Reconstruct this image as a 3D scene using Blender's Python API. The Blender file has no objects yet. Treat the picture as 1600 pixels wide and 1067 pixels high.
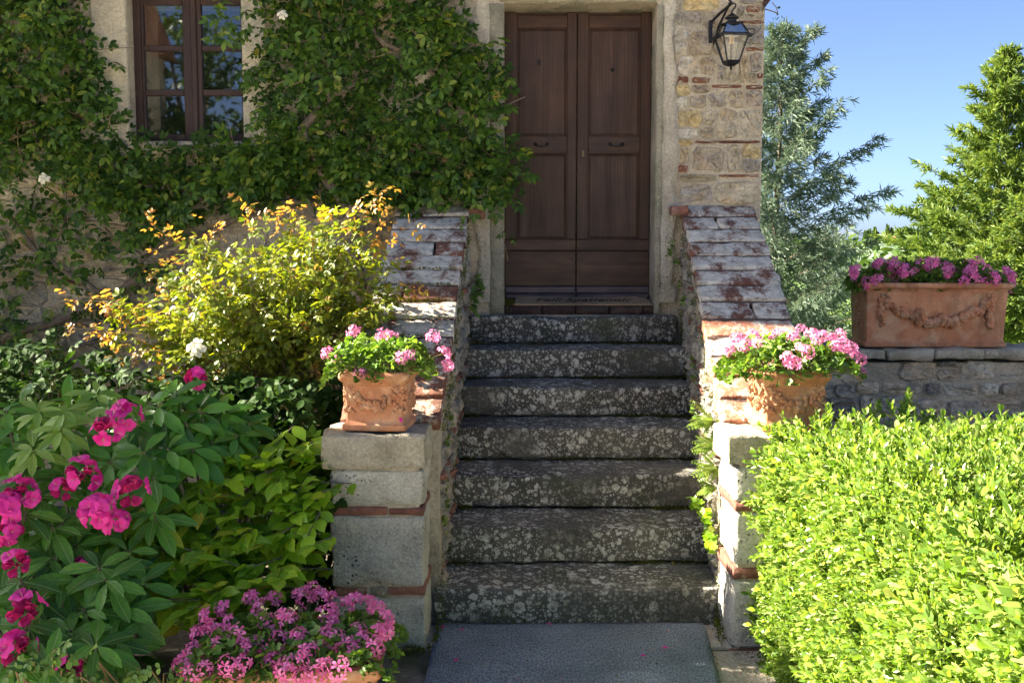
import bpy, math, random
import numpy as np
from mathutils import Vector, Matrix

R = math.radians
rng = np.random.default_rng(7)
random.seed(7)
scene = bpy.context.scene
col = scene.collection

# ------------------------------------------------------------------ camera
EYE = 1.78
FPX = 1600.0
PITCH = math.atan(144.5 / FPX)
cam_d = bpy.data.cameras.new('camera')
cam = bpy.data.objects.new('camera', cam_d)
col.objects.link(cam)
cam.location = (0, 0, EYE)
cam.rotation_euler = (math.pi / 2 - PITCH, 0, 0)
cam_d.sensor_width = 36.0
cam_d.lens = 36.0 * FPX / 1600.0
cam_d.clip_start = 0.05
cam_d.clip_end = 3000
scene.camera = cam

# ------------------------------------------------------------------ light
SUN_EL = R(35.0)
SUN_BACK = R(8.2)          # sun stands to the left, a little behind the facade line
to_sun = Vector((-math.cos(SUN_EL) * math.cos(SUN_BACK), math.cos(SUN_EL) * math.sin(SUN_BACK), math.sin(SUN_EL)))
world = bpy.data.worlds.new('World')
scene.world = world
world.use_nodes = True
wnt = world.node_tree
sky = wnt.nodes.new('ShaderNodeTexSky')
sky.sky_type = 'NISHITA'
sky.sun_disc = False
sky.sun_elevation = SUN_EL
sky.sun_rotation = math.atan2(to_sun.x, to_sun.y)
sky.air_density = 0.4
sky.dust_density = 1.4
sky.ozone_density = 3.0
bg = wnt.nodes['Background']
wnt.links.new(sky.outputs[0], bg.inputs[0])
bg.inputs[1].default_value = 0.05
sun_d = bpy.data.lights.new('sun', 'SUN')
sun_d.energy = 5.0
sun_d.angle = R(0.5)
sun_d.color = (1.0, 0.89, 0.72)
sun = bpy.data.objects.new('sun', sun_d)
col.objects.link(sun)
sun.rotation_euler = to_sun.to_track_quat('Z', 'Y').to_euler()
sun.location = (-20, 3, 14)
scene.view_settings.view_transform = 'Standard'
scene.view_settings.look = 'None'
scene.view_settings.gamma = 1.0
scene.view_settings.use_curve_mapping = False
scene.view_settings.exposure = 2.82
scene.render.engine = 'CYCLES'
scene.cycles.max_bounces = 5
scene.cycles.diffuse_bounces = 3
scene.cycles.glossy_bounces = 2
scene.cycles.use_adaptive_sampling = True
scene.cycles.adaptive_threshold = 0.02
scene.cycles.transparent_max_bounces = 8
scene.cycles.use_denoising = True


def at(px, py, Y):
    """the point of the plane Y that the photograph shows at (px, py)"""
    c, s = math.cos(PITCH), math.sin(PITCH)
    u, v = px - 800.0, 533.5 - py
    d = Vector((u, FPX * c + v * s, -FPX * s + v * c))
    t = Y / d.y
    return Vector((0, 0, EYE)) + d * t


# ------------------------------------------------------------------ noise
def _hash(ix, iy, iz, seed):
    h = (ix * 374761393 + iy * 668265263 + iz * 2147483647 + seed * 1274126177) & 0xFFFFFFFF
    h = ((h ^ (h >> 13)) * 1274126177) & 0xFFFFFFFF
    h = h ^ (h >> 16)
    return (h & 0xFFFF) / 65535.0


def vnoise(P, seed=0):
    P = np.asarray(P, float)
    i = np.floor(P).astype(np.int64)
    f = P - i
    f = f * f * (3 - 2 * f)
    r = 0
    for dx in (0, 1):
        for dy in (0, 1):
            for dz in (0, 1):
                w = (f[:, 0] if dx else 1 - f[:, 0]) * (f[:, 1] if dy else 1 - f[:, 1]) * (f[:, 2] if dz else 1 - f[:, 2])
                r = r + w * _hash(i[:, 0] + dx, i[:, 1] + dy, i[:, 2] + dz, seed)
    return r * 2 - 1


def fbm(P, seed=0, octv=4):
    P = np.asarray(P, float)
    r, a = 0, 1.0
    for k in range(octv):
        r = r + a * vnoise(P * 2 ** k + 17.3 * k, seed + k)
        a *= 0.5
    return r / 1.9


# ------------------------------------------------------------------ materials
def new_mat(name):
    m = bpy.data.materials.new(name)
    m.use_nodes = True
    nt = m.node_tree
    return m, nt, nt.nodes['Principled BSDF']


def put(nt, sock, v):
    if isinstance(v, bpy.types.NodeSocket):
        nt.links.new(v, sock)
    elif isinstance(v, (tuple, list)) and len(v) == 3 and sock.type == 'RGBA':
        sock.default_value = (*v, 1)
    else:
        sock.default_value = v


def N(nt, typ, ins=None, out=0, **props):
    n = nt.nodes.new('ShaderNode' + typ)
    for k, v in props.items():
        setattr(n, k, v)
    for k, v in (ins or {}).items():
        put(nt, n.inputs[k], v)
    return n.outputs[out]


def coord(nt, scale=None, kind='Object', jitter=False):
    c = N(nt, 'TexCoord', out=kind)
    if jitter:
        oi = N(nt, 'ObjectInfo', out='Random')
        off = N(nt, 'Math', {0: oi, 1: 37.0}, operation='MULTIPLY')
        cx = N(nt, 'CombineXYZ', {0: off, 1: off, 2: off})
        c = N(nt, 'VectorMath', {0: c, 1: cx}, operation='ADD')
    if scale is not None:
        c = N(nt, 'VectorMath', {0: c, 1: scale}, operation='MULTIPLY')
    return c


def noise(nt, vec, scale, detail=5, rough=0.55, dist=0.0, out=0):
    return N(nt, 'TexNoise', {'Vector': vec, 'Scale': scale, 'Detail': min(detail, 5), 'Roughness': rough, 'Distortion': dist}, out=out)


def ramp(nt, fac, stops, out=0):
    n = nt.nodes.new('ShaderNodeValToRGB')
    els = n.color_ramp.elements
    while len(els) < len(stops):
        els.new(0.5)
    for e, (p, c) in zip(els, stops):
        e.position = p
        e.color = (*c, 1) if not isinstance(c, (int, float)) else (c, c, c, 1)
    put(nt, n.inputs[0], fac)
    return n.outputs[out]


def mix(nt, fac, a, b, blend='MIX'):
    n = nt.nodes.new('ShaderNodeMix')
    n.data_type = 'RGBA'
    n.blend_type = blend
    put(nt, n.inputs[0], fac)
    put(nt, n.inputs[6], a)
    put(nt, n.inputs[7], b)
    return n.outputs[2]


def mth(nt, op, a, b=0.0, clamp=False):
    return N(nt, 'Math', {0: a, 1: b}, operation=op, use_clamp=clamp)


def bump(nt, h, strength=0.5, dist=0.01, normal=None):
    ins = {'Height': h, 'Strength': strength, 'Distance': dist}
    if normal is not None:
        ins['Normal'] = normal
    return N(nt, 'Bump', ins)


def spots(nt, vec, scale, r0, r1, cover=None, sharp=9.0):
    """round patches (lichen, pits): 1 inside"""
    wob = noise(nt, vec, scale * 1.6, 3, out=1)
    v2 = mix(nt, 0.045 * 10 / scale, vec, wob, 'ADD')
    vo = nt.nodes.new('ShaderNodeTexVoronoi')
    put(nt, vo.inputs['Vector'], v2)
    vo.inputs['Scale'].default_value = scale
    rnd = N(nt, 'SeparateColor', {0: vo.outputs['Color']})
    lim = mth(nt, 'MULTIPLY', rnd, r1)
    d = mth(nt, 'SUBTRACT', mth(nt, 'ADD', lim, r0), vo.outputs['Distance'])
    s = mth(nt, 'MULTIPLY', d, sharp, clamp=True)
    if cover is not None:
        s = mth(nt, 'MULTIPLY', s, cover)
    return s


def m_step():
    m, nt, b = new_mat('lichen_covered_sandstone')
    c = coord(nt)
    n1 = noise(nt, c, 2.2, 6)
    base = ramp(nt, n1, [(0.3, (0.050, 0.049, 0.041)), (0.52, (0.092, 0.089, 0.074)), (0.7, (0.165, 0.158, 0.132))])
    nf = noise(nt, c, 60, 4)
    base = mix(nt, 0.7, base, ramp(nt, nf, [(0.3, 0.45), (0.7, 1.25)]), 'MULTIPLY')
    cov = ramp(nt, noise(nt, c, 2.1, 4), [(0.38, 0.12), (0.54, 1.0)])
    s1 = spots(nt, c, 19, 0.08, 0.50, cov, 16)
    s2 = spots(nt, c, 42, 0.12, 0.46, cov, 18)
    s3 = spots(nt, c, 85, 0.06, 0.40, cov, 20)
    pat = ramp(nt, noise(nt, c, 30, 6, 0.75), [(0.42, 0.15), (0.52, 1.0)])
    base = mix(nt, mth(nt, 'MULTIPLY', s1, mth(nt, 'MULTIPLY', pat, 0.85)), base, (0.56, 0.55, 0.48))
    base = mix(nt, mth(nt, 'MULTIPLY', s2, mth(nt, 'MULTIPLY', pat, 0.7)), base, (0.62, 0.61, 0.54))
    base = mix(nt, mth(nt, 'MULTIPLY', s3, 0.6), base, (0.60, 0.58, 0.50))
    gm = ramp(nt, noise(nt, c, 3.4, 5), [(0.56, 0.0), (0.7, 0.7)])
    base = mix(nt, gm, base, (0.05, 0.06, 0.022))
    put(nt, b.inputs['Base Color'], base)
    b.inputs['Roughness'].default_value = 0.9
    h = mth(nt, 'ADD', mth(nt, 'MULTIPLY', noise(nt, c, 24, 8, 0.65), 1.0), mth(nt, 'MULTIPLY', s2, 0.25))
    put(nt, b.inputs['Normal'], bump(nt, h, 0.9, 0.012))
    return m


def m_block(name, c0, c1, c2, pits=True, green=0.4):
    m, nt, b = new_mat(name)
    c = coord(nt)
    n1 = noise(nt, c, 5.0, 7, 0.6)
    base = ramp(nt, n1, [(0.3, c0), (0.5, c1), (0.72, c2)])
    nf = noise(nt, c, 85, 5, 0.65)
    base = mix(nt, 0.75, base, ramp(nt, nf, [(0.3, 0.5), (0.72, 1.3)]), 'MULTIPLY')
    g = ramp(nt, noise(nt, c, 2.4, 4), [(0.42, 0.0), (0.66, green)])
    base = mix(nt, g, base, (0.13, 0.14, 0.075))
    w = spots(nt, c, 34, 0.0, 0.3)
    base = mix(nt, mth(nt, 'MULTIPLY', w, 0.55), base, (0.55, 0.54, 0.48))
    h = mth(nt, 'ADD', noise(nt, c, 30, 8, 0.72), mth(nt, 'MULTIPLY', noise(nt, coord(nt, (9, 9, 26)), 1.0, 5, 0.65), 0.7))
    if pits:
        cov = ramp(nt, noise(nt, c, 4.0, 2), [(0.50, 0.0), (0.6, 1.0)])
        p = spots(nt, c, 60, 0.02, 0.4, cov)
        base = mix(nt, mth(nt, 'MULTIPLY', p, 0.85), base, (0.03, 0.03, 0.03))
        h = mth(nt, 'SUBTRACT', h, mth(nt, 'MULTIPLY', p, 0.5))
    put(nt, b.inputs['Base Color'], base)
    b.inputs['Roughness'].default_value = 0.9
    put(nt, b.inputs['Normal'], bump(nt, h, 1.0, 0.025))
    return m


def m_rubble():
    m, nt, b = new_mat('rubble_stone')
    c = coord(nt)
    oc = N(nt, 'ObjectInfo', out='Color')
    n1 = noise(nt, c, 9, 7, 0.62)
    base = mix(nt, 0.85, oc, ramp(nt, n1, [(0.28, 0.5), (0.5, 0.95), (0.72, 1.3)]), 'MULTIPLY')
    tint = ramp(nt, noise(nt, c, 6, 4), [(0.35, (1.0, 0.82, 0.58)), (0.5, (1, 1, 0.95)), (0.7, (0.92, 0.95, 0.92))])
    base = mix(nt, 0.6, base, tint, 'MULTIPLY')
    dk = ramp(nt, noise(nt, c, 40, 6, 0.7), [(0.34, 0.45), (0.52, 1.0)])
    base = mix(nt, 0.8, base, dk, 'MULTIPLY')
    put(nt, b.inputs['Base Color'], base)
    b.inputs['Roughness'].default_value = 0.92
    h = mth(nt, 'ADD', noise(nt, c, 14, 9, 0.7), mth(nt, 'MULTIPLY', noise(nt, c, 60, 5, 0.65), 0.5))
    put(nt, b.inputs['Normal'], bump(nt, h, 1.0, 0.035))
    return m


def m_mortar(name='lime_mortar', c0=(0.33, 0.285, 0.21), c1=(0.54, 0.475, 0.36), stain=0.5):
    m, nt, b = new_mat(name)
    c = coord(nt)
    n1 = noise(nt, c, 3.5, 8, 0.62)
    base = ramp(nt, n1, [(0.3, c0), (0.62, c1)])
    base = mix(nt, 0.7, base, ramp(nt, noise(nt, c, 60, 6, 0.7), [(0.3, 0.55), (0.65, 1.2)]), 'MULTIPLY')
    st = ramp(nt, noise(nt, c, 1.7, 5, 0.6), [(0.5, 0.0), (0.66, stain)])
    base = mix(nt, st, base, (0.13, 0.125, 0.095))
    put(nt, b.inputs['Base Color'], base)
    b.inputs['Roughness'].default_value = 0.95
    h = mth(nt, 'ADD', noise(nt, c, 12, 9, 0.7), mth(nt, 'MULTIPLY', noise(nt, c, 70, 4), 0.35))
    put(nt, b.inputs['Normal'], bump(nt, h, 1.0, 0.035))
    return m


def m_brick():
    m, nt, b = new_mat('old_red_brick')
    c = coord(nt)
    rnd = N(nt, 'ObjectInfo', out='Random')
    base = ramp(nt, rnd, [(0.0, (0.17, 0.070, 0.048)), (0.5, (0.25, 0.105, 0.070)), (1.0, (0.32, 0.15, 0.095))])
    base = mix(nt, 0.8, base, ramp(nt, noise(nt, c, 22, 7, 0.65), [(0.3, 0.45), (0.7, 1.3)]), 'MULTIPLY')
    w = ramp(nt, noise(nt, c, 12, 6, 0.7), [(0.56, 0.0), (0.7, 0.7)])
    base = mix(nt, w, base, (0.40, 0.35, 0.27))
    put(nt, b.inputs['Base Color'], base)
    b.inputs['Roughness'].default_value = 0.92
    put(nt, b.inputs['Normal'], bump(nt, noise(nt, c, 50, 8, 0.7), 0.8, 0.01))
    return m


def m_coping():
    """red brick under crusts of white lichen; object colour: r = how much lichen, g = how orange the brick"""
    m, nt, b = new_mat('lichen_crusted_brick')
    c = coord(nt)
    oc = N(nt, 'SeparateColor', {0: N(nt, 'ObjectInfo', out='Color')})
    sc = oc.node
    n0 = noise(nt, c, 30, 6, 0.65)
    red = mix(nt, sc.outputs[1], (0.125, 0.048, 0.028), (0.40, 0.155, 0.085))
    red = mix(nt, 0.8, red, ramp(nt, n0, [(0.3, 0.5), (0.7, 1.35)]), 'MULTIPLY')
    n1 = mth(nt, 'ADD', mth(nt, 'MULTIPLY', noise(nt, coord(nt, (1.0, 0.55, 0.55)), 9, 8, 0.6), 0.72), mth(nt, 'MULTIPLY', noise(nt, c, 55, 4, 0.6), 0.28))
    lim = mth(nt, 'SUBTRACT', 0.575, mth(nt, 'MULTIPLY', sc.outputs[0], 0.22))
    k = mth(nt, 'MULTIPLY', mth(nt, 'SUBTRACT', n1, lim), 9.0, clamp=True)
    s = spots(nt, c, 18, -0.05, 0.42)
    k = mth(nt, 'MAXIMUM', k, mth(nt, 'MULTIPLY', s, mth(nt, 'MULTIPLY', sc.outputs[0], 1.1, clamp=True)))
    hole = ramp(nt, noise(nt, c, 36, 5, 0.7), [(0.3, 0.0), (0.4, 1.0)])
    k = mth(nt, 'MULTIPLY', k, hole)
    nz = N(nt, 'SeparateXYZ', {0: nt.nodes.new('ShaderNodeNewGeometry').outputs['Normal']}, out=2)
    k = mth(nt, 'MULTIPLY', k, mth(nt, 'MULTIPLY', mth(nt, 'ADD', nz, 0.5), 2.0, clamp=True))
    lich = ramp(nt, noise(nt, c, 18, 6, 0.6), [(0.3, (0.27, 0.25, 0.20)), (0.5, (0.50, 0.47, 0.395)), (0.72, (0.68, 0.645, 0.55))])
    base = mix(nt, k, red, lich)
    put(nt, b.inputs['Base Color'], base)
    b.inputs['Roughness'].default_value = 0.93
    h = mth(nt, 'ADD', noise(nt, c, 40, 8, 0.7), mth(nt, 'MULTIPLY', k, 0.4))
    put(nt, b.inputs['Normal'], bump(nt, h, 0.8, 0.01))
    return m


def m_terracotta():
    m, nt, b = new_mat('weathered_terracotta')
    c = coord(nt, jitter=True)
    base = ramp(nt, noise(nt, c, 5, 6, 0.6), [(0.3, (0.35, 0.135, 0.060)), (0.5, (0.46, 0.19, 0.088)), (0.7, (0.54, 0.265, 0.14))])
    pale = ramp(nt, noise(nt, c, 7, 6, 0.62, 0.8), [(0.48, 0.0), (0.66, 0.75)])
    base = mix(nt, pale, base, (0.56, 0.37, 0.22))
    dark = ramp(nt, noise(nt, coord(nt, (9, 9, 2.0), jitter=True), 1.0, 5, 0.6), [(0.50, 0.0), (0.68, 0.65)])
    base = mix(nt, dark, base, (0.17, 0.10, 0.05))
    base = mix(nt, 0.5, base, ramp(nt, noise(nt, c, 110, 3), [(0.3, 0.7), (0.7, 1.2)]), 'MULTIPLY')
    put(nt, b.inputs['Base Color'], base)
    b.inputs['Roughness'].default_value = 0.82
    put(nt, b.inputs['Normal'], bump(nt, noise(nt, c, 80, 6, 0.6), 0.35, 0.006))
    return m


def m_wood(name, horiz=False, c0=(0.020, 0.0095, 0.005), c1=(0.045, 0.0215, 0.0115), c2=(0.085, 0.043, 0.022)):
    m, nt, b = new_mat(name)
    s = (1.2, 16, 18) if horiz else (18, 16, 1.2)
    c = coord(nt, s)
    cj = coord(nt)
    ring = N(nt, 'TexWave', {'Vector': coord(nt, (0.7, 3, 9) if horiz else (9, 3, 0.7)), 'Scale': 1.6, 'Distortion': 9.0, 'Detail': 4.0, 'Detail Scale': 0.8}, wave_type='BANDS')
    n1 = noise(nt, c, 1.0, 6, 0.6)
    g = mth(nt, 'ADD', mth(nt, 'MULTIPLY', n1, 0.62), mth(nt, 'ADD', mth(nt, 'MULTIPLY', ring, 0.10), mth(nt, 'MULTIPLY', noise(nt, cj, 7, 5, 0.6), 0.28)))
    base = ramp(nt, g, [(0.3, c0), (0.52, c1), (0.75, c2)])
    fade = ramp(nt, noise(nt, cj, 2.6, 5), [(0.35, (0.72, 0.66, 0.78)), (0.65, (1.2, 1.1, 0.95))])
    base = mix(nt, 0.7, base, fade, 'MULTIPLY')
    crack = ramp(nt, noise(nt, coord(nt, (1.5, 60, 90) if horiz else (90, 60, 1.5)), 1.0, 3), [(0.24, 0.3), (0.32, 1.0)])
    base = mix(nt, 0.6, base, crack, 'MULTIPLY')
    put(nt, b.inputs['Base Color'], base)
    put(nt, b.inputs['Roughness'], ramp(nt, n1, [(0.3, 0.62), (0.7, 0.45)]))
    b.inputs['Specular IOR Level'].default_value = 0.35
    put(nt, b.inputs['Normal'], bump(nt, g, 0.45, 0.004))
    return m


def m_leaf(name, c0, c1, trans=0.35, tcol=None, rough=0.4, spec=0.4, tip=None, vein=None):
    m, nt, b = new_mat(name)
    geo = nt.nodes.new('ShaderNodeNewGeometry')
    ri = geo.outputs['Random Per Island']
    oi = N(nt, 'ObjectInfo', out='Random')
    f = mth(nt, 'FRACT', mth(nt, 'ADD', ri, mth(nt, 'MULTIPLY', oi, 3.7)))
    stops = [(0.0, c0), (0.85, c1)]
    if tip:
        stops.append((1.0, tip))
    base = ramp(nt, f, stops)
    c = coord(nt)
    base = mix(nt, 0.5, base, ramp(nt, noise(nt, c, 9, 3), [(0.3, 0.7), (0.7, 1.25)]), 'MULTIPLY')
    if vein:
        sx = N(nt, 'SeparateXYZ', {0: coord(nt)})
        ax = mth(nt, 'ABSOLUTE', sx)
        mid = mth(nt, 'MULTIPLY', mth(nt, 'SUBTRACT', 0.022, ax), 60.0, clamp=True)
        wv = mth(nt, 'SINE', mth(nt, 'MULTIPLY', mth(nt, 'SUBTRACT', sx.node.outputs[1], mth(nt, 'MULTIPLY', ax, 0.9)), 75.0))
        lat = mth(nt, 'MULTIPLY', mth(nt, 'SUBTRACT', wv, 0.72), 2.2, clamp=True)
        base = mix(nt, mth(nt, 'MAXIMUM', mth(nt, 'MULTIPLY', mid, 0.75), mth(nt, 'MULTIPLY', lat, 0.28)), base, vein)
        spot = ramp(nt, noise(nt, coord(nt, jitter=True), 5.0, 4, 0.7), [(0.66, 0.0), (0.72, 0.8)])
        base = mix(nt, spot, base, (0.16, 0.12, 0.03))
        put(nt, b.inputs['Normal'], bump(nt, mth(nt, 'SUBTRACT', 0.0, mth(nt, 'ADD', mid, mth(nt, 'MULTIPLY', lat, 0.6))), 0.5, 0.004))
    put(nt, b.inputs['Base Color'], base)
    b.inputs['Roughness'].default_value = rough
    b.inputs['Specular IOR Level'].default_value = spec
    tr = nt.nodes.new('ShaderNodeBsdfTranslucent')
    tc = mix(nt, 1.0, base, tcol or (1.6, 1.5, 0.6), 'MULTIPLY')
    put(nt, tr.inputs[0], tc)
    ms = nt.nodes.new('ShaderNodeMixShader')
    ms.inputs[0].default_value = trans
    nt.links.new(b.outputs[0], ms.inputs[1])
    nt.links.new(tr.outputs[0], ms.inputs[2])
    nt.links.new(ms.outputs[0], nt.nodes['Material Output'].inputs[0])
    return m


def m_plain(name, c, rough=0.6, metal=0.0, var=0.3, scale=20, bmp=0.2):
    m, nt, b = new_mat(name)
    cc = coord(nt)
    n = noise(nt, cc, scale, 5)
    base = mix(nt, 1.0, c, ramp(nt, n, [(0.3, 1 - var), (0.7, 1 + var)]), 'MULTIPLY')
    put(nt, b.inputs['Base Color'], base)
    b.inputs['Roughness'].default_value = rough
    b.inputs['Metallic'].default_value = metal
    if bmp:
        put(nt, b.inputs['Normal'], bump(nt, noise(nt, cc, scale * 3, 5), bmp, 0.004))
    return m


def m_bark(name, c0, c1):
    m, nt, b = new_mat(name)
    c = coord(nt)
    n = noise(nt, coord(nt, (30, 30, 8)), 1.0, 6, 0.65)
    put(nt, b.inputs['Base Color'], ramp(nt, n, [(0.3, c0), (0.7, c1)]))
    b.inputs['Roughness'].default_value = 0.95
    put(nt, b.inputs['Normal'], bump(nt, n, 0.9, 0.01))
    return m


def m_glass(name, rough=0.02, gain=2.2):
    m, nt, b = new_mat(name)
    g = nt.nodes.new('ShaderNodeBsdfGlossy')
    g.inputs['Roughness'].default_value = rough
    t = nt.nodes.new('ShaderNodeBsdfTransparent')
    t.inputs[0].default_value = (0.93, 0.95, 0.95, 1)
    ms = nt.nodes.new('ShaderNodeMixShader')
    fr = N(nt, 'Fresnel', {'IOR': 1.55})
    fac = mth(nt, 'MULTIPLY', fr, gain, clamp=True)
    put(nt, ms.inputs[0], fac)
    nt.links.new(t.outputs[0], ms.inputs[1])
    nt.links.new(g.outputs[0], ms.inputs[2])
    nt.links.new(ms.outputs[0], nt.nodes['Material Output'].inputs[0])
    c = coord(nt)
    put(nt, g.inputs['Normal'], bump(nt, noise(nt, c, 4, 1), 0.02, 0.01))
    return m


def m_ground():
    m, nt, b = new_mat('earth_and_grass')
    c = coord(nt)
    dirt = ramp(nt, noise(nt, c, 6, 8, 0.65), [(0.3, (0.060, 0.048, 0.034)), (0.55, (0.14, 0.12, 0.09)), (0.75, (0.24, 0.22, 0.18))])
    moss = ramp(nt, noise(nt, c, 4.5, 6), [(0.5, 0.0), (0.6, 0.8)])
    dirt = mix(nt, moss, dirt, (0.045, 0.055, 0.018))
    grass = ramp(nt, noise(nt, c, 0.35, 8, 0.7), [(0.3, (0.055, 0.11, 0.02)), (0.55, (0.11, 0.20, 0.035)), (0.75, (0.20, 0.27, 0.06))])
    y = N(nt, 'SeparateXYZ', {0: c}, out=1)
    f = mth(nt, 'MULTIPLY', mth(nt, 'SUBTRACT', y, 8.0), 0.7, clamp=True)
    put(nt, b.inputs['Base Color'], mix(nt, f, dirt, grass))
    b.inputs['Roughness'].default_value = 0.95
    put(nt, b.inputs['Normal'], bump(nt, noise(nt, c, 30, 8, 0.7), 0.8, 0.02))
    return m


def m_carpet(name, c0, c1, scale=150):
    m, nt, b = new_mat(name)
    c = coord(nt, (1, 0.45, 1))
    n = noise(nt, c, scale, 4, 0.75)
    base = ramp(nt, n, [(0.34, c0), (0.66, c1)])
    big = ramp(nt, noise(nt, coord(nt), 3, 4), [(0.3, 0.75), (0.7, 1.2)])
    put(nt, b.inputs['Base Color'], mix(nt, 1.0, base, big, 'MULTIPLY'))
    b.inputs['Roughness'].default_value = 0.97
    b.inputs['Specular IOR Level'].default_value = 0.1
    put(nt, b.inputs['Normal'], bump(nt, n, 1.0, 0.012))
    return m


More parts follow.
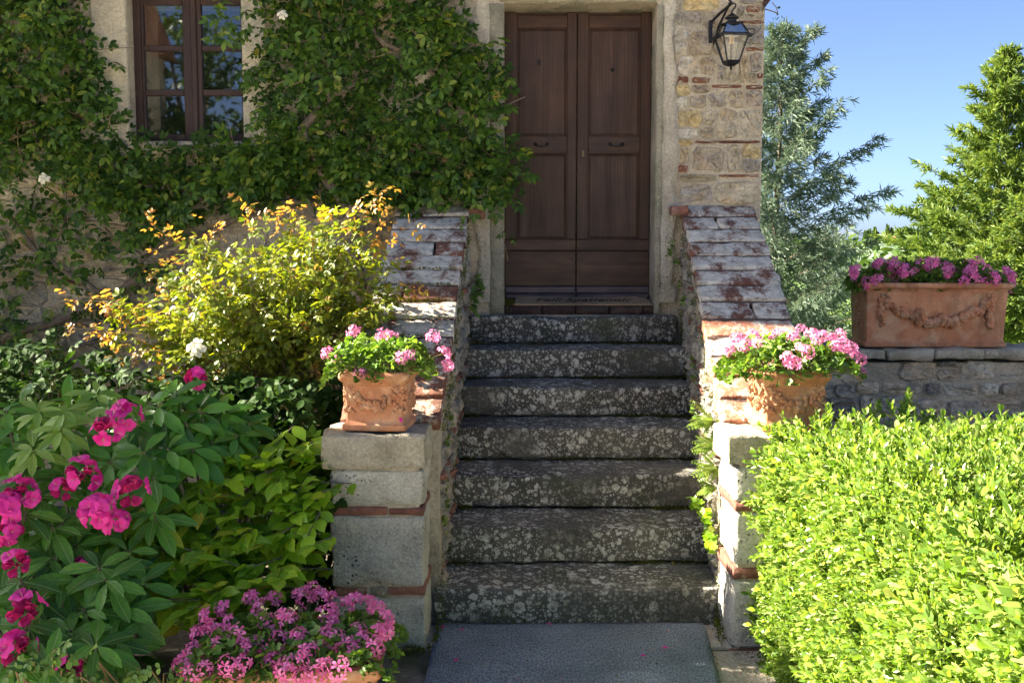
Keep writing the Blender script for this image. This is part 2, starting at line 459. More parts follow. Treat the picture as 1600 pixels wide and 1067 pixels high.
M = dict(
    step=m_step(),
    block=m_block('grey_limestone', (0.42, 0.40, 0.33), (0.58, 0.56, 0.47), (0.70, 0.67, 0.57), green=0.15),
    cap=m_block('pitted_sandstone', (0.27, 0.24, 0.17), (0.44, 0.395, 0.29), (0.57, 0.515, 0.395), pits=False, green=0.2),
    jamb=m_block('door_surround_stone', (0.25, 0.235, 0.175), (0.37, 0.345, 0.26), (0.47, 0.43, 0.32), pits=False, green=0.45),
    rubble=m_rubble(),
    mortar=m_mortar(),
    render=m_mortar('cream_lime_render', (0.42, 0.375, 0.275), (0.54, 0.49, 0.37), 0.25),
    smear=m_mortar('pale_mortar_smear', (0.38, 0.34, 0.265), (0.58, 0.53, 0.42), 0.35),
    brick=m_brick(),
    coping=m_coping(),
    gravel=m_mortar('pale_bounce_gravel', (0.52, 0.47, 0.38), (0.72, 0.66, 0.55), 0.05),  # pale so the added ground sheets bounce more sunlight
    dark_brick=m_mortar('worn_dark_brick', (0.035, 0.018, 0.014), (0.085, 0.042, 0.032), 0.4),
    terracotta=m_terracotta(),
    wood_v=m_wood('dark_stained_wood_upright'),
    wood_h=m_wood('dark_stained_wood_level', True),
    kick=m_wood('weathered_grey_purple_wood', True, (0.030, 0.025, 0.034), (0.062, 0.050, 0.064), (0.095, 0.08, 0.095)),
    win_wood=m_wood('window_frame_wood', False, (0.020, 0.011, 0.008), (0.036, 0.019, 0.014), (0.054, 0.030, 0.022)),
    glass=m_glass('window_glass'),
    lamp_glass=m_glass('lantern_glass', 0.01, 0.9),
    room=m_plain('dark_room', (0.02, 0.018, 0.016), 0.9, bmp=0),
    iron=m_plain('black_iron', (0.022, 0.023, 0.026), 0.5, 0.6, 0.3, 30),
    brass=m_plain('dull_brass', (0.16, 0.13, 0.08), 0.5, 0.8, 0.3, 60),
    candle=m_plain('candle_wax', (0.62, 0.36, 0.14), 0.5, 0, 0.1),
    soil=m_plain('potting_soil', (0.035, 0.024, 0.016), 0.95, 0, 0.5, 40, 1.0),
    ground=m_ground(),
    mat=m_carpet('blue_grey_carpet', (0.070, 0.085, 0.108), (0.32, 0.375, 0.45), 130),
    coir=m_carpet('coir_mat', (0.30, 0.21, 0.13), (0.52, 0.39, 0.26), 260),
    ink=m_plain('dark_print', (0.03, 0.02, 0.018), 0.9, 0, 0.2),
    paving=m_mortar('worn_paving_stone', (0.36, 0.31, 0.25), (0.58, 0.52, 0.44), 0.3),
    roof=m_plain('roof_tile', (0.33, 0.15, 0.09), 0.9, 0, 0.4, 3),
    vine=m_leaf('climber_leaf', (0.020, 0.058, 0.009), (0.095, 0.18, 0.020), 0.34, rough=0.36, spec=0.3, tip=(0.22, 0.27, 0.04)),
    new_vine=m_leaf('new_climber_leaf', (0.15, 0.21, 0.03), (0.26, 0.22, 0.04), 0.35, rough=0.4, spec=0.25, tip=(0.24, 0.12, 0.05)),
    litter=m_leaf('dry_litter', (0.10, 0.065, 0.035), (0.36, 0.28, 0.16), 0.1, rough=0.8, spec=0.1, tip=(0.55, 0.20, 0.30)),
    rose=m_leaf('rose_leaf', (0.085, 0.15, 0.016), (0.23, 0.265, 0.03), 0.42, (1.5, 1.35, 0.4), 0.4),
    young=m_leaf('young_rose_leaf', (0.38, 0.16, 0.05), (0.36, 0.28, 0.05), 0.5, (1.4, 1.15, 0.6), 0.4),
    rhodo=m_leaf('rhododendron_leaf', (0.034, 0.120, 0.016), (0.105, 0.27, 0.032), 0.25, rough=0.28, spec=0.32),
    rhodo_young=m_leaf('rhododendron_new_leaf', (0.15, 0.27, 0.04), (0.25, 0.38, 0.07), 0.3, rough=0.38),
    glossy=m_leaf('glossy_shrub_leaf', (0.12, 0.26, 0.015), (0.31, 0.50, 0.03), 0.38, rough=0.3, spec=0.4, tip=(0.26, 0.27, 0.03)),
    rhodo_v=m_leaf('veined_rhododendron_leaf', (0.034, 0.120, 0.016), (0.105, 0.27, 0.032), 0.25, rough=0.28, spec=0.32, vein=(0.22, 0.33, 0.10)),
    rhodo_young_v=m_leaf('veined_new_leaf', (0.15, 0.27, 0.04), (0.25, 0.38, 0.07), 0.3, rough=0.38, vein=(0.36, 0.46, 0.14)),
    glossy_v=m_leaf('veined_glossy_leaf', (0.13, 0.29, 0.015), (0.33, 0.53, 0.03), 0.38, rough=0.28, spec=0.4, tip=(0.40, 0.34, 0.03), vein=(0.42, 0.52, 0.12)),
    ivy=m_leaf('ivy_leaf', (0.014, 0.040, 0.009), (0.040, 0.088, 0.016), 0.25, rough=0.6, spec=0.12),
    box=m_leaf('box_leaf', (0.085, 0.175, 0.022), (0.26, 0.375, 0.070), 0.40, (1.3, 1.3, 0.5), 0.38, 0.45, tip=(0.46, 0.48, 0.18)),
    box_in=m_leaf('shaded_box_leaf', (0.03, 0.07, 0.012), (0.06, 0.11, 0.02), 0.2),  # darker copy of the box leaf, for the shaded inside
    gera=m_leaf('geranium_leaf', (0.065, 0.15, 0.02), (0.17, 0.29, 0.045), 0.35, rough=0.45),
    fern=m_leaf('fern_leaf', (0.10, 0.18, 0.03), (0.20, 0.27, 0.05), 0.4),
    moss=m_leaf('moss', (0.05, 0.07, 0.010), (0.13, 0.15, 0.02), 0.3, rough=0.8, spec=0.1),
    cedar=m_leaf('cedar_needles', (0.095, 0.150, 0.105), (0.215, 0.28, 0.205), 0.25, (1.1, 1.1, 0.9), 0.5, 0.3),
    cypress=m_leaf('cypress_sprays', (0.085, 0.165, 0.042), (0.24, 0.32, 0.075), 0.35, (1.3, 1.2, 0.6), 0.5, 0.3),
    far_leaf=m_leaf('far_tree_leaf', (0.035, 0.075, 0.02), (0.09, 0.15, 0.035), 0.3),
    far_light=m_leaf('far_meadow_tree_leaf', (0.12, 0.20, 0.04), (0.2, 0.28, 0.06), 0.3),
    stem=m_plain('green_stem', (0.12, 0.17, 0.04), 0.6, 0, 0.3),
    cane=m_plain('rose_cane', (0.17, 0.12, 0.05), 0.6, 0, 0.3),
    pedicel=m_plain('flower_stalk', (0.30, 0.06, 0.08), 0.6, 0, 0.2, bmp=0),
    pink=m_leaf('pink_petal', (0.82, 0.13, 0.38), (0.93, 0.30, 0.56), 0.35, (1.1, 1, 1.1), 0.6, 0.2),
    rose_pink=m_leaf('bright_pink_petal', (0.72, 0.17, 0.36), (0.85, 0.36, 0.55), 0.35, (1.1, 1, 1.1), 0.6, 0.2),
    magenta=m_leaf('magenta_petal', (0.60, 0.012, 0.24), (0.84, 0.07, 0.42), 0.4, (1.1, 1, 1.1), 0.5, 0.25),
    bud=m_leaf('crimson_bud', (0.34, 0.008, 0.09), (0.55, 0.02, 0.16), 0.2, (1, 1, 1), 0.5),
    cream=m_leaf('cream_petal', (0.74, 0.72, 0.56), (0.82, 0.80, 0.68), 0.3, (1, 1, 0.9), 0.6),
    stamen=m_plain('pale_stamen', (0.70, 0.50, 0.34), 0.6, 0, 0.1, bmp=0),
    bark=m_bark('climber_bark', (0.075, 0.058, 0.045), (0.22, 0.18, 0.145)),
    trunk=m_bark('tree_bark', (0.06, 0.045, 0.03), (0.20, 0.155, 0.105)),
    hill=m_plain('wooded_hill', (0.10, 0.15, 0.085), 0.95, 0, 0.4, 0.05, 0),
    render_far=m_plain('far_house_plaster', (0.5, 0.4, 0.28), 0.9, 0, 0.1, 1, 0),
)


# ------------------------------------------------------------------ object helpers
def link(name, me, mats, parent=None, loc=None):
    o = bpy.data.objects.new(name, me)
    col.objects.link(o)
    if mats is not None and len(me.materials) == 0:
        for m in (mats if isinstance(mats, (list, tuple)) else [mats]):
            me.materials.append(m)
    if loc is not None:
        o.location = loc
    if parent is not None:
        o.parent = parent
        if loc is None and parent.type == 'EMPTY' and not parent.get('_local'):
            o.matrix_parent_inverse = Matrix.Translation(-Vector(parent.location))
    return o


def tri_mesh(name, V, F, smooth=False, midx=None):
    V = np.asarray(V, np.float32)
    F = np.asarray(F, np.int32)
    me = bpy.data.meshes.new(name)
    k = F.shape[1]
    me.vertices.add(len(V))
    me.vertices.foreach_set('co', V.ravel())
    me.loops.add(len(F) * k)
    me.loops.foreach_set('vertex_index', F.ravel())
    me.polygons.add(len(F))
    me.polygons.foreach_set('loop_start', np.arange(0, len(F) * k, k, dtype=np.int32))
    if midx is not None:
        me.polygons.foreach_set('material_index', np.asarray(midx, np.int32))
    me.polygons.foreach_set('use_smooth', np.full(len(F), smooth, dtype=bool))
    me.update(calc_edges=True)
    return me


def py_mesh(name, V, F, smooth=False, midx=None):
    me = bpy.data.meshes.new(name)
    me.from_pydata([tuple(v) for v in V], [], [tuple(f) for f in F])
    if midx is not None:
        me.polygons.foreach_set('material_index', np.asarray(midx, np.int32))
    me.polygons.foreach_set('use_smooth', np.full(len(me.polygons), smooth, dtype=bool))
    me.update()
    return me


def thing(name, label, cat, loc=(0, 0, 0), group=None, local=False, rz=0.0):
    o = bpy.data.objects.new(name, None)
    col.objects.link(o)
    o.empty_display_size = 0.1
    o.location = loc
    o.rotation_euler = (0, 0, rz)
    o['label'] = label
    o['category'] = cat
    if group:
        o['group'] = group
    if local:
        o['_local'] = 1
    return o


def tag(o, label, cat, group=None):
    o['label'] = label
    o['category'] = cat
    if group:
        o['group'] = group
    return o


class MB:
    """collects polygons for ONE mesh"""
    def __init__(s):
        s.v, s.f, s.m = [], [], []

    def add(s, V, F, m=0):
        k = len(s.v)
        s.v += [tuple(p) for p in V]
        s.f += [tuple(i + k for i in f) for f in F]
        s.m += [m] * len(F)
        return s

    def box(s, x0, x1, y0, y1, z0, z1, bev=0.0, m=0):
        if not bev:
            V = [(x, y, z) for z in (z0, z1) for y in (y0, y1) for x in (x0, x1)]
            return s.add(V, [(0, 2, 3, 1), (4, 5, 7, 6), (0, 1, 5, 4), (2, 6, 7, 3), (0, 4, 6, 2), (1, 3, 7, 5)], m)
        b = bev
        X, Y, Z = (x0, x1), (y0, y1), (z0, z1)
        V, idx = [], {}
        for i in (0, 1):
            for j in (0, 1):
                for k in (0, 1):
                    sx, sy, sz = (1 - 2 * i) * b, (1 - 2 * j) * b, (1 - 2 * k) * b
                    for a, p in enumerate(((X[i], Y[j] + sy, Z[k] + sz), (X[i] + sx, Y[j], Z[k] + sz), (X[i] + sx, Y[j] + sy, Z[k]))):
                        idx[i, j, k, a] = len(V)
                        V.append(p)
        F = []
        for i in (0, 1):
            F.append([idx[i, j, k, 0] for j, k in ((0, 0), (0, 1), (1, 1), (1, 0))])
            F.append([idx[j, i, k, 1] for j, k in ((0, 0), (0, 1), (1, 1), (1, 0))])
            F.append([idx[j, k, i, 2] for j, k in ((0, 0), (0, 1), (1, 1), (1, 0))])
        for i in (0, 1):
            for j in (0, 1):
                F.append([idx[i, j, 0, 0], idx[i, j, 1, 0], idx[i, j, 1, 1], idx[i, j, 0, 1]])
                F.append([idx[i, 0, j, 0], idx[i, 1, j, 0], idx[i, 1, j, 2], idx[i, 0, j, 2]])
                F.append([idx[0, i, j, 1], idx[1, i, j, 1], idx[1, i, j, 2], idx[0, i, j, 2]])
                for k in (0, 1):
                    F.append([idx[i, j, k, 0], idx[i, j, k, 1], idx[i, j, k, 2]])
        return s.add(V, F, m)

    def tube(s, pts, rad, n=6, m=0, cap=True):
        pts = [Vector(p) for p in pts]
        if not isinstance(rad, (list, tuple)):
            rad = [rad] * len(pts)
        k0 = len(s.v)
        ref = None
        for i, p in enumerate(pts):
            d = (pts[min(i + 1, len(pts) - 1)] - pts[max(i - 1, 0)]).normalized()
            if ref is None:
                ref = d.orthogonal().normalized()
            ref = (ref - d * ref.dot(d)).normalized()
            b = d.cross(ref)
            for j in range(n):
                a = 2 * math.pi * j / n
                s.v.append(tuple(p + (ref * math.cos(a) + b * math.sin(a)) * rad[i]))
        for i in range(len(pts) - 1):
            for j in range(n):
                a, b2 = k0 + i * n + j, k0 + i * n + (j + 1) % n
                s.f.append((a, b2, b2 + n, a + n))
                s.m.append(m)
        if cap:
            s.f.append(tuple(k0 + j for j in range(n))[::-1])
            s.f.append(tuple(k0 + (len(pts) - 1) * n + j for j in range(n)))
            s.m += [m, m]
        return s

    def lathe(s, prof, n=16, c=(0, 0, 0), m=0, rot=0.0, sq=False):
        k0 = len(s.v)
        for r, z in prof:
            for j in range(n):
                a = 2 * math.pi * j / n + rot
                s.v.append((c[0] + r * math.cos(a), c[1] + r * math.sin(a), c[2] + z))
        for i in range(len(prof) - 1):
            for j in range(n):
                a, b2 = k0 + i * n + j, k0 + i * n + (j + 1) % n
                s.f.append((a, b2, b2 + n, a + n))
                s.m.append(m)
        s.f.append(tuple(k0 + j for j in range(n))[::-1])
        s.f.append(tuple(k0 + (len(prof) - 1) * n + j for j in range(n)))
        s.m += [m, m]
        return s

    def ball(s, c, r, nu=7, nv=5, m=0, sq=(1, 1, 1)):
        k0 = len(s.v)
        s.v.append((c[0], c[1], c[2] - r * sq[2]))
        for i in range(1, nv):
            t = math.pi * i / nv - math.pi / 2
            for j in range(nu):
                a = 2 * math.pi * j / nu
                s.v.append((c[0] + r * sq[0] * math.cos(t) * math.cos(a), c[1] + r * sq[1] * math.cos(t) * math.sin(a), c[2] + r * sq[2] * math.sin(t)))
        s.v.append((c[0], c[1], c[2] + r * sq[2]))
        top = len(s.v) - 1
        for j in range(nu):
            s.f.append((k0, k0 + 1 + (j + 1) % nu, k0 + 1 + j))
            s.m.append(m)
            for i in range(nv - 2):
                a = k0 + 1 + i * nu
                s.f.append((a + j, a + (j + 1) % nu, a + nu + (j + 1) % nu, a + nu + j))
                s.m.append(m)
            a = k0 + 1 + (nv - 2) * nu
            s.f.append((a + j, a + (j + 1) % nu, top))
            s.m.append(m)
        return s

    def build(s, name, mats, parent=None, smooth=False, loc=None):
        me = py_mesh(name, s.v, s.f, smooth, s.m)
        if smooth:
            me.set_sharp_from_angle(angle=R(38))
        return link(name, me, mats, parent, loc)


def stone_block(name, lo, hi, mats, parent, r=0.02, amp=0.008, res=0.06, seed=0, frame=None, freq=6.0, nmax=24, color=None, skew=None):
    """rounded, rough block of stone; frame maps local box coordinates to the place"""
    lo, hi = np.array(lo, float), np.array(hi, float)
    dim = hi - lo
    n = np.clip(np.round(dim / res).astype(int), 2, nmax)
    V, F, key = [], [], {}

    def vid(i, j, k):
        q = (i, j, k)
        if q not in key:
            key[q] = len(V)
            V.append(q)
        return key[q]
    for ax in range(3):
        a, b = (ax + 1) % 3, (ax + 2) % 3
        for side in (0, n[ax]):
            for i in range(n[a]):
                for j in range(n[b]):
                    q = []
                    for di, dj in ((0, 0), (1, 0), (1, 1), (0, 1)):
                        t = [0, 0, 0]
                        t[ax], t[a], t[b] = int(side), i + di, j + dj
                        q.append(vid(*t))
                    F.append(q if side else q[::-1])
    g = np.array(V, float) / n
    # pull the first and last rows of the grid towards the edges so the rounding is tight
    for ax in range(3):
        rr = min(r / dim[ax], 0.4)
        if n[ax] > 2:
            t = g[:, ax]
            k = np.round(t * n[ax])
            t = np.where(k == 1, rr, np.where(k == n[ax] - 1, 1 - rr, t))
            g[:, ax] = t
    P = lo + g * dim
    inner = np.clip(P, lo + r, hi - r)
    d = P - inner
    L = np.linalg.norm(d, axis=1, keepdims=True)
    Nn = np.where(L > 1e-9, d / np.maximum(L, 1e-9), 0)
    P = inner + Nn * r
    off = fbm(P * freq + seed * 7.7, seed % 50, 4)[:, None] * amp
    off2 = np.minimum(fbm(P * freq * 2.5 + seed * 3.1 + 50, 9 + seed % 40, 3)[:, None], 0) * amp * 0.9
    P = P + Nn * (off + off2)
    if skew is not None:
        P = skew(P)
    if frame is not None:
        P = frame(P)
    me = tri_mesh(name, P, F, True)
    o = link(name, me, mats, parent)
    if color is not None:
        o.color = (*color, 1)
    return o


STONE_COLS = [(0.52, 0.46, 0.35), (0.44, 0.40, 0.33), (0.58, 0.52, 0.40), (0.40, 0.37, 0.31), (0.54, 0.44, 0.29), (0.60, 0.57, 0.49), (0.48, 0.43, 0.35)]


def rubble_stone(poly, prot, frame, color, parent, name='stone', mats=None, seed=0):
    poly = np.asarray(poly, float)
    n = len(poly)
    c = poly.mean(0)
    rg = np.random.default_rng(seed + 1000)
    rings = []
    for sh, w, jit in ((1.0, -0.035, 0), (0.985, prot * 0.2, 0.003), (0.90, prot * 0.8, 0.006), (0.50, prot, 0.009)):
        uv = c + (poly - c) * sh
        ww = w + rg.normal(0, 1, n) * jit
        rings.append(np.column_stack([uv, ww]))
    P = np.vstack(rings + [np.array([[c[0], c[1], prot + rg.normal() * 0.008]])])
    F = []
    for k in range(3):
        for j in range(n):
            a, b = k * n + j, k * n + (j + 1) % n
            F.append((a, b, b + n, a + n))
    for j in range(n):
        F.append((3 * n + j, 3 * n + (j + 1) % n, 4 * n))
    o = link(name, py_mesh(name, frame(P), F, False), mats or M['rubble'], parent)
    o.color = (*color, 1)
    return o


def stone_outline(u0, u1, v0, v1, rg, n=14, jit=0.07, pw=0.42):
    a, b = (u1 - u0) / 2, (v1 - v0) / 2
    t = (np.arange(n) + rg.uniform(-0.25, 0.25, n)) * 2 * math.pi / n
    c, s = np.cos(t), np.sin(t)
    p = np.column_stack([(u0 + u1) / 2 + a * np.sign(c) * np.abs(c) ** pw, (v0 + v1) / 2 + b * np.sign(s) * np.abs(s) ** pw])
    return p + rg.normal(0, 1, (n, 2)) * min(a, b) * jit


def rubble(parent, frame, u0, u1, v0, v1, hrow, wst, keep, seed=0, prot=(0.008, 0.03), gap=0.012, bricks=0.08, name='stone', warp=0.03, cols=STONE_COLS, shade=1.0):
    rg = np.random.default_rng(seed)
    v, k, cnt = v0, 0, 0
    while v < v1:
        h = rg.uniform(*hrow)
        u = u0 - rg.uniform(0, wst[1])
        while u < u1:
            w = rg.uniform(*wst)
            sub = [(u, u + w, v, v + h)]
            q = rg.random()
            if q < 0.22 and h > 0.12:
                s = rg.uniform(0.35, 0.65) * h
                sub = [(u, u + w, v, v + s), (u, u + w, v + s, v + h)]
            elif q < 0.22 + bricks:
                s = min(0.05, h * 0.4)
                sub = [(u, u + w, v, v + h - s), (u, u + w, v + h - s, v + h, 'b')]
            for r in sub:
                a0, a1, b0, b1 = r[:4]
                cu, cv = (a0 + a1) / 2, (b0 + b1) / 2
                dv = warp * vnoise(np.array([[cu * 2.3, cv * 2.0, seed]]), 5)[0]
                k += 1
                if not keep(a0, a1, b0 + dv, b1 + dv):
                    continue
                isb = len(r) == 5
                po = stone_outline(a0 + gap / 2, a1 - gap / 2, b0 + dv + gap / 2, b1 + dv - gap / 2, rg, 12 if isb else 14, 0.05 if isb else 0.085)
                c = np.array(cols[rg.integers(len(cols))]) * rg.uniform(0.8, 1.15) * shade
                rubble_stone(po, rg.uniform(*prot), frame, tuple(c), parent, 'brick' if isb else name, M['brick'] if isb else None, seed * 1000 + k)
                cnt += 1
            u += w
        v += h
    return cnt


# ------------------------------------------------------------------ foliage helpers
def nrm(a):
    return a / np.maximum(np.linalg.norm(a, axis=-1, keepdims=True), 1e-9)


def leaf_t(w=0.4, fold=0.12, curl=0.15, st=(0.0, 0.3, 0.65, 1.0), hw=(0, 0.9, 1.0, 0)):
    """pointed leaf along +Y, length 1, folded on its midrib"""
    V, n = [], len(st)
    for t in st:
        V.append((0, t, -curl * t * t))
    for sgn in (-1, 1):
        for t, h in list(zip(st, hw))[1:-1]:
            V.append((sgn * h * w / 2, t + 0.02, -curl * t * t + fold * w * h))
    m = n - 2
    F = []
    for q in (0, 1):
        o = n + q * m
        t = [(0, o, 1)]
        for i in range(m - 1):
            t += [(1 + i, o + i, o + i + 1), (1 + i, o + i + 1, 2 + i)]
        t += [(n - 2, o + m - 1, n - 1)]
        F += t if q == 0 else [x[::-1] for x in t]
    return np.array(V, float), np.array(F, int)


LEAF = leaf_t(0.5)
LEAF_NARROW = leaf_t(0.34, 0.1, 0.2)
LEAF_BIG = leaf_t(0.36, 0.14, 0.22, (0, 0.12, 0.32, 0.58, 0.82, 1.0), (0, 0.38, 0.85, 1.0, 0.66, 0))
LEAF_OVAL = leaf_t(0.50, 0.07, 0.14, (0, 0.12, 0.32, 0.56, 0.80, 1.0), (0, 0.50, 0.95, 1.0, 0.46, 0))
LEAF_TINY = leaf_t(0.46, 0.12, 0.1, (0, 0.5, 1.0), (0, 1, 0))


def spindle_t(w=0.2):
    V = [(0, 0, 0), (-w / 2, 0.45, 0), (w / 2, 0.45, 0), (0, 1, 0), (0, 0.45, w / 2), (0, 0.45, -w / 2)]
    F = [(0, 2, 1), (1, 2, 3), (0, 4, 5), (4, 3, 5)]
    return np.array(V, float), np.array(F, int)


def join_t(parts):
    V, F, k = [], [], 0
    for v, f in parts:
        V.append(v)
        F.append(f + k)
        k += len(v)
    return np.vstack(V), np.vstack(F)


def place_t(t, pos, d, n, s):
    """one template placed once"""
    v, f = scatter(t, np.array([pos], float), np.array([d], float), np.array([n], float), np.array([s], float))
    return v, f


def frames(d, n):
    y = nrm(d)
    x = np.cross(y, n)
    bad = np.linalg.norm(x, axis=1) < 1e-4
    x[bad] = np.cross(y[bad], np.array([0.3, 0.5, 0.8]))
    x = nrm(x)
    z = np.cross(x, y)
    return x, y, z


def scatter(t, pos, d, n, s):
    """template t copied to every position: +Y along d, +Z towards n"""
    v, f = t
    x, y, z = frames(np.asarray(d, float), np.asarray(n, float))
    s = np.asarray(s, float)
    if s.ndim == 1:
        s = s[:, None]
    W = (v[None, :, 0, None] * x[:, None, :] + v[None, :, 1, None] * y[:, None, :] + v[None, :, 2, None] * z[:, None, :]) * s[:, :, None] + np.asarray(pos)[:, None, :]
    Fo = f[None] + (np.arange(len(pos)) * len(v))[:, None, None]
    return W.reshape(-1, 3), Fo.reshape(-1, f.shape[1])


def cloud(name, t, pos, d, n, s, m, parent=None, smooth=True, kind=None):
    V, F = scatter(t, pos, d, n, s)
    o = link(name, tri_mesh(name, V, F, smooth), m, parent)
    if kind:
        o['kind'] = kind
    return o


def single(me, name, pos, d, n, s, parent, origin=None):
    """one leaf or flower as an object of its own that shares its mesh"""
    x, y, z = frames(np.array([d], float), np.array([n], float))
    mt = Matrix(((x[0][0], y[0][0], z[0][0], 0), (x[0][1], y[0][1], z[0][1], 0), (x[0][2], y[0][2], z[0][2], 0), (0, 0, 0, 1)))
    o = bpy.data.objects.new(name, me)
    col.objects.link(o)
    o.parent = parent
    if parent.type == 'EMPTY' and not parent.get('_local'):
        o.matrix_parent_inverse = Matrix.Translation(-Vector(parent.location))
    o.matrix_basis = Matrix.Translation(Vector(pos)) @ mt @ Matrix.Scale(s, 4)
    return o


def shared(name, t, m, smooth=True):
    me = tri_mesh(name, t[0], t[1], smooth)
    me.materials.append(m)
    return me


def unit(n, rg=rng):
    return nrm(rg.normal(size=(n, 3)))


def in_poly(px, py, poly):
    r = np.zeros(len(px), bool)
    j = len(poly) - 1
    for i in range(len(poly)):
        xi, yi = poly[i]
        xj, yj = poly[j]
        c = ((yi > py) != (yj > py)) & (px < (xj - xi) * (py - yi) / (yj - yi + 1e-9) + xi)
        r ^= c
        j = i
    return r


def poly_pts(poly, n, rg=rng):
    p = np.array(poly, float)
    out = np.zeros((0, 2))
    while len(out) < n:
        q = rg.uniform(p.min(0), p.max(0), (n * 2, 2))
        out = np.vstack([out, q[in_poly(q[:, 0], q[:, 1], poly)]])
    return out[:n]


def at_many(P, Y):
    c, s = math.cos(PITCH), math.sin(PITCH)
    u, v = P[:, 0] - 800.0, 533.5 - P[:, 1]
    dy = FPX * c + v * s
    t = Y / dy
    return np.column_stack([u * t, np.broadcast_to(Y, t.shape), EYE + (-FPX * s + v * c) * t])


def compound_t(nl=5, w=0.5, leaf=None, droop=0.12):
    leaf = leaf or leaf_t(w)
    parts = []
    pairs = (nl - 1) // 2
    for i in range(pairs):
        t = 0.25 + 0.45 * i / max(pairs - 1, 1)
        for sg in (-1, 1):
            parts.append(place_t(leaf, (0, t, -droop * t * t), (sg * 0.85, 0.55, -0.15), (0.15 * sg, 0.1, 1), 0.40))
    parts.append(place_t(leaf, (0, 0.72, -droop * 0.5), (0, 1, -0.25), (0, 0.2, 1), 0.44))
    stalk = (np.array([(-0.012, 0, 0), (0.012, 0, 0), (0, 0.8, -droop * 0.6)]), np.array([(0, 1, 2)]))
    parts.append(stalk)
    return join_t(parts)


# ================================================================== GROUND
def build_ground():
    xs = np.concatenate([[-900, -400, -150, -60], np.arange(-30, 60.1, 2.5), [90, 150, 300, 500, 900]])
    ys = np.concatenate([[-300, -100, -40], np.arange(-20, 8.6, 2.0), np.arange(8.8, 40, 2.0), [45, 60, 80, 110, 150, 200, 260, 330, 420, 600, 1000, 1500]])
    X, Y = np.meshgrid(xs, ys)
    Z = np.interp(Y, [-300, 8.6, 10.5, 14, 30, 60, 110, 200, 330, 600, 1500], [0, 0, -1.3, -2.6, -4.2, -7, -13, -14, -4, -3, -3])
    wv = fbm(np.column_stack([X.ravel() / 9, Y.ravel() / 9, 0 * X.ravel()]), 3).reshape(X.shape)
    Z = Z + np.clip((Y - 9) / 10, 0, 1) * wv * 0.4 + np.clip((Y - 60) / 200, 0, 1) * wv * 3
    V = np.column_stack([X.ravel(), Y.ravel(), Z.ravel()])
    nx = len(xs)
    F = [(j * nx + i, j * nx + i + 1, (j + 1) * nx + i + 1, (j + 1) * nx + i) for j in range(len(ys) - 1) for i in range(nx - 1)]
    o = link('ground', tri_mesh('ground', V, F, True), M['ground'])
    o['kind'] = 'structure'
    return o


build_ground()


def build_bounce_ground():  # unseen gravel sheets, added to bounce warm sunlight into the shaded front
    V = [(-30, -40, 0.02), (30, -40, 0.02), (30, 3.15, 0.02), (-30, 3.15, 0.02), (-30, -40, -0.05), (30, -40, -0.05), (30, 3.15, -0.05), (-30, 3.15, -0.05)]
    o = MB().add(V, [(0, 1, 2, 3), (7, 6, 5, 4), (0, 4, 5, 1), (1, 5, 6, 2), (2, 6, 7, 3), (3, 7, 4, 0)]).build('bounce_courtyard', M['gravel'])
    o['kind'] = 'structure'
    V = [(-30, 3.15, 0.02), (-3.5, 3.15, 0.02), (-4.3, 6.7, 0.02), (-30, 6.7, 0.02), (-30, 3.15, -0.05), (-3.5, 3.15, -0.05), (-4.3, 6.7, -0.05), (-30, 6.7, -0.05)]  # second unseen sheet, added to bounce light onto the low plants
    o = MB().add(V, [(0, 1, 2, 3), (7, 6, 5, 4), (0, 4, 5, 1), (1, 5, 6, 2), (2, 6, 7, 3), (3, 7, 4, 0)]).build('bounce_gravel_path', M['gravel'])
    o['kind'] = 'structure'


build_bounce_ground()


def build_hills():
    xs = np.linspace(-400, 900, 120)
    prof = [(0.0, -16), (0.35, -2), (0.7, 3.0), (1.0, 4.6), (1.4, 3.5), (2.2, -10)]
    V, F = [], []
    for k, (t, z) in enumerate(prof):
        for x in xs:
            V.append((x, 300 + t * 110, z))
    V = np.array(V, float)
    V[:, 2] += fbm(np.column_stack([V[:, 0] / 60, V[:, 1] / 60, 0 * V[:, 0]]), 12) * 2.0
    n = len(xs)
    F = [(j * n + i, j * n + i + 1, (j + 1) * n + i + 1, (j + 1) * n + i) for j in range(len(prof) - 1) for i in range(n - 1)]
    o = link('hills', tri_mesh('hills', V, F, True), M['hill'])
    o['kind'] = 'structure'


build_hills()

# ================================================================== HOUSE
FY = 7.0                      # facade
DY = 7.25                     # door leaves
DX0, DX1 = at(788, 240, DY).x, at(1017, 240, DY).x
DZ0, DZ1 = at(900, 468, DY).z, at(900, 18, DY).z
DXM = at(901, 240, DY).x
WY = 7.11                     # window frame
WX0, WX1 = at(211, 120, WY).x, at(386, 120, WY).x
WZ0, WZ1 = at(300, 224, WY).z, at(300, -8, WY).z
HX0, HX1 = -9.0, at(1191, 200, FY).x
HH = 10.0
house = thing('house', 'rubble stone house with panelled double door and climber on its wall', 'house', (0, 9, 0))

SILL_Z = 1.33


